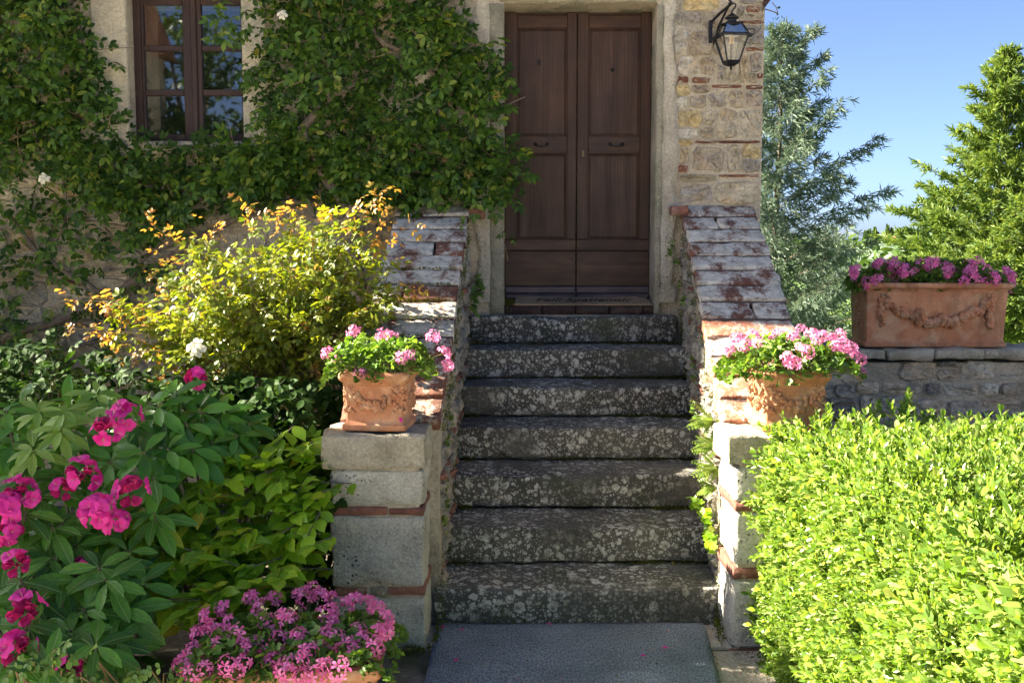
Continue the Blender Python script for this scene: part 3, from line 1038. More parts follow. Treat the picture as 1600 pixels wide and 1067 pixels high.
def build_walls():
    mb = MB()
    def slab(x0, x1, z0, z1, y1=7.6):
        mb.box(x0, x1, FY, y1, z0, z1)
    slab(HX0, WX0, 0, HH)
    slab(WX0, WX1, 0, WZ0)
    slab(WX0, WX1, WZ1, HH)
    slab(WX1, DX0, 0, HH)
    slab(DX0, DX1, 0, SILL_Z)
    slab(DX0, DX1, DZ1, HH)
    slab(DX1, HX1, 0, HH)
    mb.box(HX0, HX0 + 0.5, 7.6, 13, 0, HH)
    mb.box(HX1 - 0.5, HX1, 7.6, 13, 0, HH)
    mb.box(HX0 + 0.5, HX1 - 0.5, 12.5, 13, 0, HH)
    w = mb.build('wall', M['mortar'], house)
    # near-black panel standing in for the unlit room behind the panes
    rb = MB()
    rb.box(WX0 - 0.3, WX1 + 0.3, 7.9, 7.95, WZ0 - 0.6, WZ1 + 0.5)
    rb.build('dark_room_panel', M['room'], house)
    rf = MB()
    rf.add([(HX0 - 0.4, 6.75, HH), (HX1 + 0.35, 6.75, HH), (HX1 + 0.35, 10, HH + 1.1), (HX0 - 0.4, 10, HH + 1.1), (HX1 + 0.35, 13.3, HH), (HX0 - 0.4, 13.3, HH),
            (HX0 - 0.4, 6.75, HH + 0.12), (HX1 + 0.35, 6.75, HH + 0.12), (HX1 + 0.35, 10, HH + 1.22), (HX0 - 0.4, 10, HH + 1.22), (HX1 + 0.35, 13.3, HH + 0.12), (HX0 - 0.4, 13.3, HH + 0.12)],
           [(0, 3, 2, 1), (3, 5, 4, 2), (6, 7, 8, 9), (9, 8, 10, 11), (0, 1, 7, 6), (5, 11, 10, 4), (0, 6, 9, 3), (3, 9, 11, 5), (1, 2, 8, 7), (2, 4, 10, 8)])
    rf.build('roof', M['roof'], house)
    return w


wall = build_walls()


def facade(P):
    return np.column_stack([P[:, 0], FY - P[:, 2], P[:, 1]])


# --- the pier right of the door: stones and brick lacing courses measured one by one
PIER = [
    (135, 930, 308, 1022, 'g'), (314, 918, 535, 1030, 'p'), (135, 880, 325, 922, 'o'), (328, 880, 542, 898, 'b'),
    (125, 740, 188, 828, 'p'), (126, 833, 180, 874, 'b'), (192, 738, 372, 872, 'd'), (376, 732, 442, 874, 'p'), (446, 730, 546, 802, 'y'), (446, 806, 544, 874, 'g'),
    (208, 708, 546, 728, 'b'), (118, 706, 205, 736, 'y'), (118, 650, 232, 702, 'w'), (236, 642, 312, 704, 'd'), (118, 556, 246, 645, 'y'), (250, 560, 312, 638, 'p'),
    (316, 554, 432, 704, 'p'), (436, 554, 552, 702, 'p'), (112, 488, 182, 552, 'w'), (186, 478, 272, 554, 'd'), (276, 460, 376, 548, 'g'), (380, 458, 462, 548, 'p'), (466, 458, 554, 544, 'g'),
    (118, 386, 182, 422, 'b'), (196, 390, 290, 424, 'b'), (294, 428, 452, 448, 'b'), (468, 430, 556, 454, 'b'), (112, 426, 190, 484, 'y'), (194, 428, 290, 474, 'd'),
    (118, 284, 236, 384, 'w'), (240, 288, 322, 386, 'd'), (326, 322, 362, 424, 'g'), (366, 286, 432, 424, 'p'), (436, 266, 482, 426, 'p'), (486, 266, 556, 366, 'g'), (526, 370, 556, 402, 'b'), (486, 370, 522, 426, 'd'),
    (468, 238, 560, 262, 'b'), (104, 214, 182, 280, 'w'), (186, 158, 302, 284, 'd'), (306, 150, 366, 284, 'p'), (104, 128, 182, 208, 'w'), (370, 150, 464, 260, 'p'), (468, 128, 562, 234, 'g'),
    (430, 102, 564, 124, 'b'), (104, 64, 250, 122, 'g'), (254, 64, 346, 146, 'd'), (148, -20, 338, 60, 'y'), (350, 10, 424, 144, 'p'), (470, 30, 542, 66, 'b'), (428, 30, 466, 98, 'd'), (470, 70, 564, 98, 'p'), (428, -30, 566, 26, 'g'), (546, 30, 566, 66, 'p'), (104, -30, 144, 60, 'p'),
]
PC = dict(g=(0.42, 0.38, 0.33), p=(0.56, 0.49, 0.37), o=(0.40, 0.35, 0.24), d=(0.46, 0.39, 0.30), y=(0.60, 0.49, 0.27), w=(0.64, 0.60, 0.52), b=(0.3, 0.1, 0.06))


def build_pier():
    rg = np.random.default_rng(5)
    for k, (u0, v0, u1, v1, t) in enumerate(PIER):
        a, b = at(1020 + u0 * 0.3094, v1 * 0.3093, FY), at(1020 + u1 * 0.3094, v0 * 0.3093, FY)
        isb = t == 'b'
        po = stone_outline(a.x + 0.002, b.x - 0.002, a.z + 0.002, b.z - 0.002, rg, 15, 0.05 if isb else 0.10, 0.36 if isb else 0.52)
        rubble_stone(po, rg.uniform(0.003, 0.008) if isb else rg.uniform(0.004, 0.020), facade, PC[t], wall, 'brick' if isb else 'stone', M['brick'] if isb else None, 300 + k)


build_pier()
PX0, PX1 = at(1052, 200, FY).x, HX1
PZT = at(1100, -12, FY).z


def keep_facade(u0, u1, v0, v1):
    m = 0.02
    if u1 > HX1 + 0.02 or v1 > HH - 0.05:
        return False
    if u1 > PX0 - 0.02 and v0 < PZT and v1 > 1.9:
        return False
    if u1 > PX0 - 0.02 and v1 < 2.2:
        return False
    if u1 > WX0 - 0.26 and u0 < WX1 + 0.17 and v1 > WZ0 - 0.02 and v0 < WZ1 + 0.2:
        return False
    if u1 > DX0 - 0.13 and u0 < DX1 + 0.2 and v0 < DZ1 + 0.24:
        return False
    if v1 < 0.35 or v1 > 4.05 or u0 < -5.2:
        return False
    return True


rubble(wall, facade, -5.2, HX1, 0.3, 4.1, (0.13, 0.24), (0.18, 0.42), keep_facade, seed=3, bricks=0.06)


def wavy_strip(name, x0f, x1f, z0, z1, y, thick, mats, parent, n=40, seed=0):
    """patch of mortar or render with ragged edges, standing a little proud"""
    V, F = [], []
    m = 6
    zz = np.linspace(z0, z1, n)
    for i, z in enumerate(zz):
        a, b = x0f(z), x1f(z)
        for j in range(m + 1):
            t = j / m
            e = 1 - abs(2 * t - 1) ** 6
            V.append((a + (b - a) * t, y - thick * e, z))
    V = np.array(V)
    V[:, 1] -= np.abs(fbm(V * 9 + seed, seed)) * thick * 0.5
    for i in range(n - 1):
        for j in range(m):
            k = i * (m + 1) + j
            F.append((k, k + 1, k + m + 2, k + m + 1))
    return link(name, tri_mesh(name, V, F, True), mats, parent)


def wob(c, amp, f, seed):
    return lambda z: c + amp * (fbm(np.array([[z * f, seed, 0.5]]), seed, 4)[0])


def build_door():
    # surround: jambs, lintel, smeared mortar
    jl, jr = at(764, 200, FY).x, at(1037, 200, FY).x
    stone_block('door_jamb', (jl, FY - 0.014, 1.30), (DX0, DY + 0.05, DZ1 - 0.004), M['jamb'], house, 0.012, 0.008, 0.07, 11, nmax=40)
    stone_block('door_jamb', (DX1, FY - 0.014, 1.30), (jr, DY + 0.05, DZ1 - 0.004), M['jamb'], house, 0.012, 0.008, 0.07, 12, nmax=40)
    stone_block('lintel', (at(779, 8, FY).x, FY - 0.022, DZ1), (at(1027, 8, FY).x, DY + 0.05, DZ1 + 0.22), M['jamb'], house, 0.02, 0.012, 0.05, 13, nmax=40)
    wavy_strip('mortar_smear', wob(jr - 0.012, 0.02, 7, 3), wob(at(1055, 200, FY).x, 0.11, 5, 4), 1.42, 3.75, FY, 0.030, M['smear'], house, 70, 2)
    wavy_strip('mortar_smear', wob(at(738, 200, FY).x, 0.12, 4, 6), wob(jl + 0.012, 0.02, 7, 7), 1.42, 3.75, FY, 0.026, M['smear'], house, 70, 5)
    zz = lambda py: at(900, py, DY).z
    xx = lambda px: at(px, 240, DY).x
    for leaf in (0, 1):
        root = MB()
        if leaf == 0:
            X0, X1, pa, pb = DX0 + 0.003, DXM - 0.0025, xx(808), xx(886)
        else:
            X0, X1, pa, pb = DXM + 0.0025, DX1 - 0.003, xx(919), xx(1000)
        lf = MB()
        lf.box(X0, X1, DY + 0.035, DY + 0.055, DZ0 + 0.01, DZ1 - 0.004)
        lo = lf.build('door_leaf', M['wood_v'], house)
        def piece(nm, x0, x1, z0, z1, y0, y1, m, bev=0.004):
            return MB().box(x0, x1, y0, y1, z0, z1, bev).build(nm, m, lo)
        zt, zA, zB, zC, zD, zE, zF = zz(18), zz(44), zz(213), zz(240), zz(374), zz(392), zz(447)
        piece('stile', X0, pa, zD, zt - 0.005, DY, DY + 0.034, M['wood_v'])
        piece('stile', pb, X1, zD, zt - 0.005, DY, DY + 0.034, M['wood_v'])
        piece('rail', pa, pb, zA, zz(24), DY + 0.001, DY + 0.034, M['wood_h'])
        piece('rail', pa, pb, zC, zB, DY + 0.001, DY + 0.034, M['wood_h'])
        piece('rail', X0, X1, zE + 0.001, zD - 0.001, DY + 0.001, DY + 0.034, M['wood_h'])
        piece('bottom_board', X0, X1, zF, zE - 0.001, DY + 0.003, DY + 0.034, M['wood_h'])
        # weather boards
        piece('weather_board', X0 - 0.001, X1 + 0.001, zF - 0.052, zF - 0.001, DY - 0.014, DY + 0.034, M['kick'], 0.008)
        piece('weather_board', X0 - 0.001, X1 + 0.001, DZ0 + 0.004, zF - 0.053, DY - 0.030, DY + 0.034, M['kick'], 0.010)
        for (b, t) in ((zB, zA), (zD, zC)):
            pn = piece('panel', pa + 0.016, pb - 0.016, b + 0.016, t - 0.016, DY + 0.027, DY + 0.0345, M['wood_v'], 0.003)
            mo = MB()
            for w0, dy in ((0.000, 0.005), (0.009, 0.017)):
                w1 = w0 + 0.008
                mo.box(pa + w0, pa + w1, DY + dy, DY + 0.03, b + w0, t - w0, 0.002)
                mo.box(pb - w1, pb - w0, DY + dy, DY + 0.03, b + w0, t - w0, 0.002)
                mo.box(pa + w1, pb - w1, DY + dy, DY + 0.03, b + w0, b + w1, 0.002)
                mo.box(pa + w1, pb - w1, DY + dy, DY + 0.03, t - w1, t - w0, 0.002)
            mo.build('moulding', M['wood_v'], lo)
        # handle
        hc = at(846 if leaf == 0 else 963, 227, DY)
        hb = MB()
        for sg in (-1, 1):
            hb.lathe([(0.004, 0), (0.013, 0.003), (0.010, 0.010), (0.004, 0.014)], 10)
            k = len(hb.v) - 40
            for i in range(k, len(hb.v)):
                x, y, z = hb.v[i]
                hb.v[i] = (hc.x + sg * 0.042 + x, DY - z, hc.z + y + 0.006)
        hb.tube([(hc.x - 0.04, DY - 0.012, hc.z + 0.006), (hc.x - 0.03, DY - 0.022, hc.z - 0.010), (hc.x, DY - 0.024, hc.z - 0.014), (hc.x + 0.03, DY - 0.022, hc.z - 0.010), (hc.x + 0.04, DY - 0.012, hc.z + 0.006)], 0.004, 6)
        hb.build('handle', M['iron'], lo, True)
        if leaf == 0:
            kc = at(843, 97, DY)
            MB().box(kc.x - 0.006, kc.x + 0.006, DY + 0.012, DY + 0.024, kc.z - 0.018, kc.z + 0.018, 0.002).build('latch_plate', M['iron'], lo)
        else:
            kc = at(911, 240, DY)
            kb = MB()
            kb.box(kc.x - 0.009, kc.x + 0.009, DY - 0.004, DY + 0.003, kc.z - 0.022, kc.z + 0.022, 0.002)
            kb.tube([(kc.x, DY - 0.02, kc.z + 0.004), (kc.x, DY - 0.002, kc.z + 0.004)], 0.005, 6)
            kb.build('keyhole', M['brass'], lo)
            kc = at(957, 109, DY)
            MB().ball((kc.x, DY + 0.012, kc.z), 0.013, 8, 6).build('door_knob', M['iron'], lo, True)


build_door()


def build_window():
    w = MB()
    w.box(WX0, WX0 + 0.05, WY - 0.01, WY + 0.07, WZ0, WZ1, 0.004)
    w.box(WX1 - 0.032, WX1, WY - 0.01, WY + 0.07, WZ0, WZ1, 0.004)
    w.box(WX0 + 0.05, WX1 - 0.032, WY - 0.01, WY + 0.07, WZ0, WZ0 + 0.018, 0.004)
    w.box(WX0 + 0.05, WX1 - 0.032, WY - 0.01, WY + 0.07, WZ1 - 0.018, WZ1, 0.004)
    win = w.build('window', M['win_wood'], house)
    X = lambda p: at(p, 120, WY).x
    Z = lambda p: at(300, p, WY).z
    sets = (((226, 287), (WX0 + 0.05, X(301))), ((316, 378), (X(302), WX1 - 0.032)))
    rows = ((8, 71), (80, 140), (150, 210))
    for (pa, pb), (cx0, cx1) in sets:
        c = MB()
        a, b = X(pa), X(pb)
        z0, z1 = WZ0 + 0.018, WZ1 - 0.018
        c.box(cx0, a, WY, WY + 0.045, z0, z1, 0.004)
        c.box(b, cx1, WY, WY + 0.045, z0, z1, 0.004)
        c.box(a, b, WY + 0.001, WY + 0.044, z0, Z(210), 0.004)
        c.box(a, b, WY + 0.001, WY + 0.044, Z(8), z1, 0.004)
        c.build('casement_frame', M['win_wood'], win)
        for r0, r1 in ((71, 80), (140, 150)):
            MB().box(a, b, WY + 0.004, WY + 0.04, Z(r1), Z(r0), 0.005).build('glazing_bar', M['win_wood'], win)
        for r0, r1 in rows:
            MB().box(a - 0.004, b + 0.004, WY + 0.020, WY + 0.024, Z(r1) - 0.004, Z(r0) + 0.004).build('pane', M['glass'], win)
    MB().box(X(300), X(309), WY - 0.014, WY - 0.001, WZ0 + 0.02, WZ1 - 0.02, 0.005).build('cover_strip', M['win_wood'], win)
    # smooth rendered surround with splayed reveals
    L0, R1 = at(146, 120, FY).x, at(418, 120, FY).x
    s = MB()
    s.box(L0, WX0 - 0.002, FY - 0.022, WY + 0.06, WZ0 - 0.10, WZ1 + 0.25, 0.008)
    s.box(WX1 + 0.002, R1, FY - 0.022, WY + 0.06, WZ0 - 0.10, WZ1 + 0.25, 0.008)
    s.box(WX0 - 0.002, WX1 + 0.002, FY - 0.022, WY + 0.06, WZ1 + 0.002, WZ1 + 0.25, 0.008)
    s.build('window_surround', M['render'], house)
    stone_block('window_sill', (WX0 - 0.01, FY - 0.06, WZ0 - 0.085), (WX1 + 0.01, WY + 0.05, WZ0 - 0.003), M['cap'], house, 0.012, 0.006, 0.06, 21)


build_window()


def build_bracket():
    # end of a roof brace that shows at the top of the corner
    mb = MB()
    a = at(1192, -25, 7.05)
    mb.add([(a.x - 0.01, 6.98, a.z + 0.3), (a.x + 0.16, 6.98, a.z + 0.3), (a.x + 0.13, 6.98, a.z), (a.x - 0.01, 6.98, at(1192, 17, 7).z),
            (a.x - 0.01, 7.08, a.z + 0.3), (a.x + 0.16, 7.08, a.z + 0.3), (a.x + 0.13, 7.08, a.z), (a.x - 0.01, 7.08, at(1192, 17, 7).z)],
           [(0, 3, 2, 1), (4, 5, 6, 7), (0, 1, 5, 4), (1, 2, 6, 5), (2, 3, 7, 6), (3, 0, 4, 7)])
    mb.build('corner_bracket', M['wood_h'], house)


build_bracket()

# ================================================================== STAIRCASE
RISE, TREAD, S1Y = 0.19, 0.367, 4.70
LX = lambda y: np.interp(y, [4.41, 7.0], [-0.338, -0.292])
RX = lambda y: np.interp(y, [4.41, 7.0], [0.955, 1.155])
stairs = thing('stone_staircase', 'seven worn stone steps spotted with pale lichen leading to the door', 'staircase', (0.35, 5.8, 0))
for i in range(7):
    y0 = S1Y + TREAD * i
    y1 = y0 + TREAD + 0.06 if i < 6 else FY + 0.24
    z1 = RISE * (i + 1)
    z0 = z1 - RISE + 0.012 if i else -0.05
    xl, xr = LX(y0) - 0.02, RX(y0) + 0.015
    if i == 0:
        xl -= 0.02
        xr += 0.02
    if i == 6:
        xl, xr = LX(y0) + 0.012, RX(y0) - 0.03

    def worn(P, xl=xl, xr=xr, y0=y0, z1=z1, i=i):
        xc = (xl + xr) / 2 + 0.12 * math.sin(i * 2.1)
        fr = np.exp(-((P[:, 1] - y0) / 0.13) ** 2) * np.exp(-((P[:, 0] - xc) / 0.38) ** 2)
        top_ = np.clip((P[:, 2] - (z1 - 0.06)) / 0.06, 0, 1)
        P[:, 2] -= top_ * fr * (0.010 + 0.006 * math.cos(i * 3.3))
        chip = np.clip(fbm(np.column_stack([P[:, 0] * 6, P[:, 1] * 0 + i * 5.0, P[:, 2] * 0]), 31, 3) - 0.28, 0, 1)
        edge = top_ * np.exp(-((P[:, 1] - y0) / 0.03) ** 2)
        P[:, 2] -= chip * edge * 0.06
        P[:, 1] += chip * edge * 0.05
        return P
    stone_block('step', (xl, y0, z0), (xr, y1, z1), M['step'], stairs, 0.010, 0.012, 0.026, 40 + i, nmax=56, freq=6.0, skew=worn)
    # core under the tread so no gap shows behind a nosing
core = MB()
for i in range(7):
    core.box(-0.25, 0.9, S1Y + TREAD * i + 0.1, 7.2 if i == 6 else S1Y + TREAD * (i + 1) + 0.1, -0.02, RISE * (i + 1) - 0.05)
core.build('rubble_core', M['mortar'], stairs)
# brick threshold: a row of bricks laid flat
bx0, bx1 = LX(7) + 0.03, RX(7) - 0.02
nb = 6
rgb = np.random.default_rng(9)
edges = np.linspace(bx0, bx1, nb + 1)
for k in range(nb):
    stone_block('threshold_brick', (edges[k] + 0.004, 7.02 + rgb.uniform(-0.008, 0.008), 1.325), (edges[k + 1] - 0.004, 7.245, 1.385 + rgb.uniform(-0.003, 0.003)), M['dark_brick'], stairs, 0.008, 0.006, 0.06, 60 + k)

# ================================================================== PARAPETS WITH END PILLARS
PY0, PY1 = 4.41, 4.76          # pillar
CAPZ = 0.972
SL0, SL1 = (4.70, 0.975), (7.0, 2.075)   # line of the coping in (Y, Z)
slope = math.atan2(SL1[1] - SL0[1], SL1[0] - SL0[0])
SLEN = math.hypot(SL1[0] - SL0[0], SL1[1] - SL0[1])


def parapet(side):
    left = side < 0
    th = thing('parapet_wall', ('left' if left else 'right') + ' stair parapet with lichen crusted brick coping and square stone end pillar', 'parapet', (-0.55 if left else 1.25, 5.6, 0), 'parapets flanking the steps')
    inn = LX if left else RX
    wid = 0.475
    out = (lambda y: inn(y) - wid) if left else (lambda y: inn(y) + wid)
    # core
    V = []
    for y, z in ((PY1 - 0.02, 0.0), (PY1 - 0.02, 0.965), (FY, 2.02), (FY, 0.0)):
        V += [(inn(y) + side * 0.012, y, z), (out(y) - side * 0.012, y, z)]
    F = [(0, 1, 3, 2), (2, 3, 5, 4), (4, 5, 7, 6), (6, 7, 1, 0), (0, 2, 4, 6), (1, 7, 5, 3)]
    MB().add(V, F).build('wall_core', M['mortar'], th)

    # stones on the face towards the steps
    def frame(P):
        return np.column_stack([inn(P[:, 0]) - side * (P[:, 2] - 0.012), P[:, 0], P[:, 1]])

    def keep(u0, u1, v0, v1):
        if u0 < PY1 - 0.01 or u1 > FY - 0.005:
            return False
        cu = (u0 + u1) / 2
        top = SL0[1] + (min(u0, u1) - SL0[0]) * math.tan(slope) - 0.045
        stair = RISE * (math.floor((cu - S1Y) / TREAD) + 1) - 0.10
        return v1 < top and v1 > stair
    rubble(th, frame, PY1, FY, 0.0, 2.05, (0.07, 0.15), (0.10, 0.24), keep, seed=21 if left else 22, prot=(0.004, 0.03), gap=0.010, bricks=0.03, warp=0.015, cols=[(0.40, 0.37, 0.31), (0.34, 0.31, 0.27), (0.46, 0.42, 0.35), (0.30, 0.29, 0.25)])

    # coping courses
    rg = np.random.default_rng(31 if left else 32)
    nC = 13
    cs, sn = math.cos(slope), math.sin(slope)
    for k in range(nC):
        s0, s1 = SLEN * k / nC, SLEN * (k + 1) / nC
        ym = SL0[0] + (s0 + s1) / 2 * cs
        a, b = sorted((inn(ym), out(ym)))
        a, b = a - 0.012 + rg.uniform(-0.006, 0.006), b + 0.012 + rg.uniform(-0.006, 0.006)
        cuts = [a, b]
        if (left and k in (2, 3, 6, 9)) or ((not left) and k in (11, 5)):
            t = {2: 0.55, 3: 0.4, 6: 0.36, 9: 0.62, 11: 0.45, 5: 0.6}[k]
            cuts = [a, a + (b - a) * t, b]
        lift = rg.uniform(-0.004, 0.006)
        if k:
            jy, jz = SL0[0] + s0 * cs, SL0[1] + s0 * sn
            jm = MB()
            jm.add([(xx_, jy + a_ * cs - w_ * sn, jz + a_ * sn + w_ * cs) for xx_ in (a + 0.01, b - 0.01) for a_, w_ in ((-0.013, -0.04), (-0.013, -0.003), (0.013, -0.003), (0.013, -0.04))],
                   [(0, 1, 2, 3), (7, 6, 5, 4), (0, 4, 5, 1), (1, 5, 6, 2), (2, 6, 7, 3), (3, 7, 4, 0)])
            jm.build('mortar_joint', M['dark_brick'], th)

        def fr(P, lift=lift, s0=s0, s1=s1):
            t = P[:, 1]
            w = P[:, 2] + lift + 0.006 * (1 - (t - s0) / (s1 - s0)) - 0.002
            return np.column_stack([P[:, 0], SL0[0] + t * cs - w * sn, SL0[1] + t * sn + w * cs])
        for q in range(len(cuts) - 1):
            if left:
                lich = rg.uniform(0.72, 0.98)
                if k in (0, 1) or (k == 2):
                    lich = 0.3
                if (k in (6, 9, 3)) and q == 1:
                    lich = 0.3
                org = rg.uniform(0.0, 0.22)
            else:
                lich = rg.uniform(0.60, 0.92) if k > 4 else (0.50, 0.74, 0.42, 0.70, 0.55)[k]
                org = rg.uniform(0.0, 0.1) if k > 4 else rg.uniform(0.55, 0.9)
            e = rg.uniform(-0.004, 0.004)
            stone_block('coping_brick', (cuts[q] + 0.005, s0 + 0.010 + e, -0.055), (cuts[q + 1] - 0.005, s1 - 0.010 + e, 0.008), M['coping'], th, 0.010, 0.016, 0.026, (70 if left else 100) + k * 2 + q, frame=fr, color=(lich, org, 0), nmax=20, freq=11)

    # odd brick end built into the house wall at the head of the slope
    bx = (at(733, 332, 6.95).x, at(758, 332, 6.95).x) if left else (at(1046, 325, 6.95).x, at(1072, 325, 6.95).x)
    stone_block('brick', (bx[0], 6.86, at(750, 342 if left else 336, 6.9).z), (bx[1], 6.985, at(750, 327 if left else 322, 6.9).z), M['brick'], th, 0.008, 0.008, 0.03, 125 + side)

    # pillar
    z = lambda py: at(600, py, PY0).z
    if left:
        x0, x1 = at(518, 850, PY0).x, at(664, 850, PY0).x
        rows = [('pillar_cap', 503, 667, 683, 734, 'cap'), ('pillar_stone', 518, 661, 736, 791, 'block'), ('brick', 515, 606, 793, 805, 'brick'), ('brick', 607, 662, 794, 806, 'brick'),
                ('pillar_stone', 518, 662, 807, 916, 'block'), ('brick', 520, 572, 918, 931, 'brick'), ('pillar_stone', 574, 602, 917, 933, 'cap'), ('brick', 604, 664, 918, 931, 'brick'), ('pillar_stone', 519, 664, 934, 1017, 'block'),
                ('brick', 560, 668, 1019, 1034, 'brick')]
        xi = LX(PY0)
    else:
        rows = [('pillar_cap', 1133, 1290, 675, 728, 'cap'), ('pillar_stone', 1147, 1284, 731, 783, 'block'), ('brick', 1147, 1240, 785, 800, 'brick'), ('brick', 1242, 1284, 785, 800, 'brick'),
                ('pillar_stone', 1149, 1284, 802, 884, 'block'), ('brick', 1146, 1215, 887, 906, 'brick'), ('brick', 1217, 1284, 887, 906, 'brick'), ('pillar_stone', 1145, 1284, 908, 1012, 'block'), ('brick', 1142, 1215, 1015, 1038, 'brick'), ('brick', 1217, 1288, 1015, 1038, 'brick')]
    # mortar heart of the pillar
    pa, pb = (at(522, 850, PY0).x, at(658, 850, PY0).x) if left else (at(1152, 850, PY0).x, at(1280, 850, PY0).x)
    MB().box(pa + 0.008, pb - 0.008, PY0 + 0.016, PY1, -0.02, CAPZ - 0.02).build('pillar_core', M['mortar'], th)
    for k, (nm, p0, p1, q0, q1, mt) in enumerate(rows):
        lo = (at(p0, 850, PY0).x, PY0 - (0.012 if nm == 'pillar_cap' else rg.uniform(-0.006, 0.004)), z(q1))
        hi = (at(p1, 850, PY0).x, PY1 - 0.03 if nm == 'pillar_cap' else PY1 - 0.005, z(q0) if k else CAPZ)
        big = nm != 'brick'
        stone_block(nm, lo, hi, M[mt], th, 0.013 if big else 0.007, 0.020 if big else 0.008, 0.022 if big else 0.04, (130 if left else 150) + k, freq=8.0, nmax=24)
    # rough lower foot
    xA, xB = (at(560, 1040, PY0).x, at(676, 1040, PY0).x) if left else (at(1140, 1040, PY0).x, at(1290, 1040, PY0).x)
    stone_block('footing_stone', (xA, PY0 - 0.05, -0.05), (xB, PY1, z(1040 if not left else 1036)), M['cap'], th, 0.012, 0.012, 0.05, 170 + side)
    return th


par_l = parapet(-1)
par_r = parapet(1)

# ================================================================== GARDEN WALL ON THE RIGHT
GY = 7.12
GZ = at(1400, 545, GY).z
gw = thing('garden_wall', 'low grey rubble garden wall with flat stone coping beside the house corner', 'garden wall', (4.5, 7.35, 0))
MB().box(HX1 + 0.01, 8.0, GY + 0.03, GY + 0.5, -0.1, GZ - 0.10).build('wall_core', m_core := M['mortar'], gw)


def gframe(P):
    return np.column_stack([P[:, 0], GY + 0.03 - P[:, 2], P[:, 1]])


rubble(gw, gframe, HX1 + 0.02, 5.2, 0.0, GZ - 0.10, (0.07, 0.15), (0.10, 0.34), lambda a, b, c, d: a > HX1 + 0.02 and b < 5.2 and d < GZ - 0.085 and d > 0.2, seed=44, prot=(0.006, 0.04), bricks=0.05, cols=[(0.42, 0.37, 0.29), (0.36, 0.32, 0.26), (0.48, 0.42, 0.32), (0.31, 0.285, 0.24), (0.52, 0.48, 0.39)], shade=1.35)
gx = HX1 + 0.02
rgc = np.random.default_rng(8)
k = 0
while gx < 7.9:
    w = rgc.uniform(0.3, 0.55)
    stone_block('coping_stone', (gx + 0.004, GY - 0.05 + rgc.uniform(-0.02, 0.02), GZ - 0.072 + rgc.uniform(-0.015, 0.012)), (gx + w - 0.004, GY + 0.55, GZ + rgc.uniform(-0.006, 0.002)), M['cap'], gw, 0.012, 0.022, 0.04, 190 + k, nmax=14)
    gx += w
    k += 1

# ================================================================== PAVING AND MATS
pav = thing('paving', 'strip of worn pale paving stones around the blue grey mat', 'paving', (0.3, 4, 0))
pav['kind'] = 'structure'
rgp = np.random.default_rng(15)
for kk, (x0, x1, y0, y1) in enumerate([(0.80, 1.30, 4.42, 4.72), (0.62, 1.22, 3.95, 4.41), (-0.42, -0.1, 4.41, 4.72), (-0.09, 0.79, 4.42, 4.72), (-0.19, 0.61, 3.9, 4.41), (-0.2, 0.6, 3.2, 3.89), (0.61, 1.25, 3.2, 3.94)]):
    stone_block('paving_stone', (x0 + 0.006, y0 + 0.006, -0.06), (x1 - 0.006, y1 - 0.006, 0.012), M['paving'], pav, 0.012, 0.008, 0.06, 210 + kk, nmax=16)


def build_floor_mat():
    n, m = 40, 30
    V, F = [], []
    c = [(-0.352, 4.685), (0.905, 4.69), (0.79, 3.3), (-0.36, 3.3)]
    for j in range(m + 1):
        t = j / m
        for i in range(n + 1):
            s = i / n
            x = (c[0][0] * (1 - s) + c[1][0] * s) * (1 - t) + (c[3][0] * (1 - s) + c[2][0] * s) * t
            y = (c[0][1] * (1 - s) + c[1][1] * s) * (1 - t) + (c[3][1] * (1 - s) + c[2][1] * s) * t
            V.append((x, y, 0.0))
    V = np.array(V)
    edge = np.array([(i in (0, n)) or (j in (0, m)) for j in range(m + 1) for i in range(n + 1)])
    V[:, 2] = 0.031 + fbm(V * 3.0, 4) * 0.004
    V[edge, 2] -= 0.003
    nb = len(V)
    B = V.copy()
    B[:, 2] = 0.019
    w = n + 1
    for j in range(m):
        for i in range(n):
            a = j * w + i
            F.append((a, a + w, a + w + 1, a + 1))
    loop = [i for i in range(n)] + [j * w + n for j in range(m)] + [m * w + i for i in range(n, 0, -1)] + [j * w for j in range(m, 0, -1)]
    for a, b in zip(loop, loop[1:] + loop[:1]):
        F.append((a, b, b + nb, a + nb))
    o = link('floor_mat', tri_mesh('floor_mat', np.vstack([V, B]), F, True), M['mat'])
    tag(o, 'blue grey woven carpet mat lying at the foot of the steps', 'mat')


build_floor_mat()


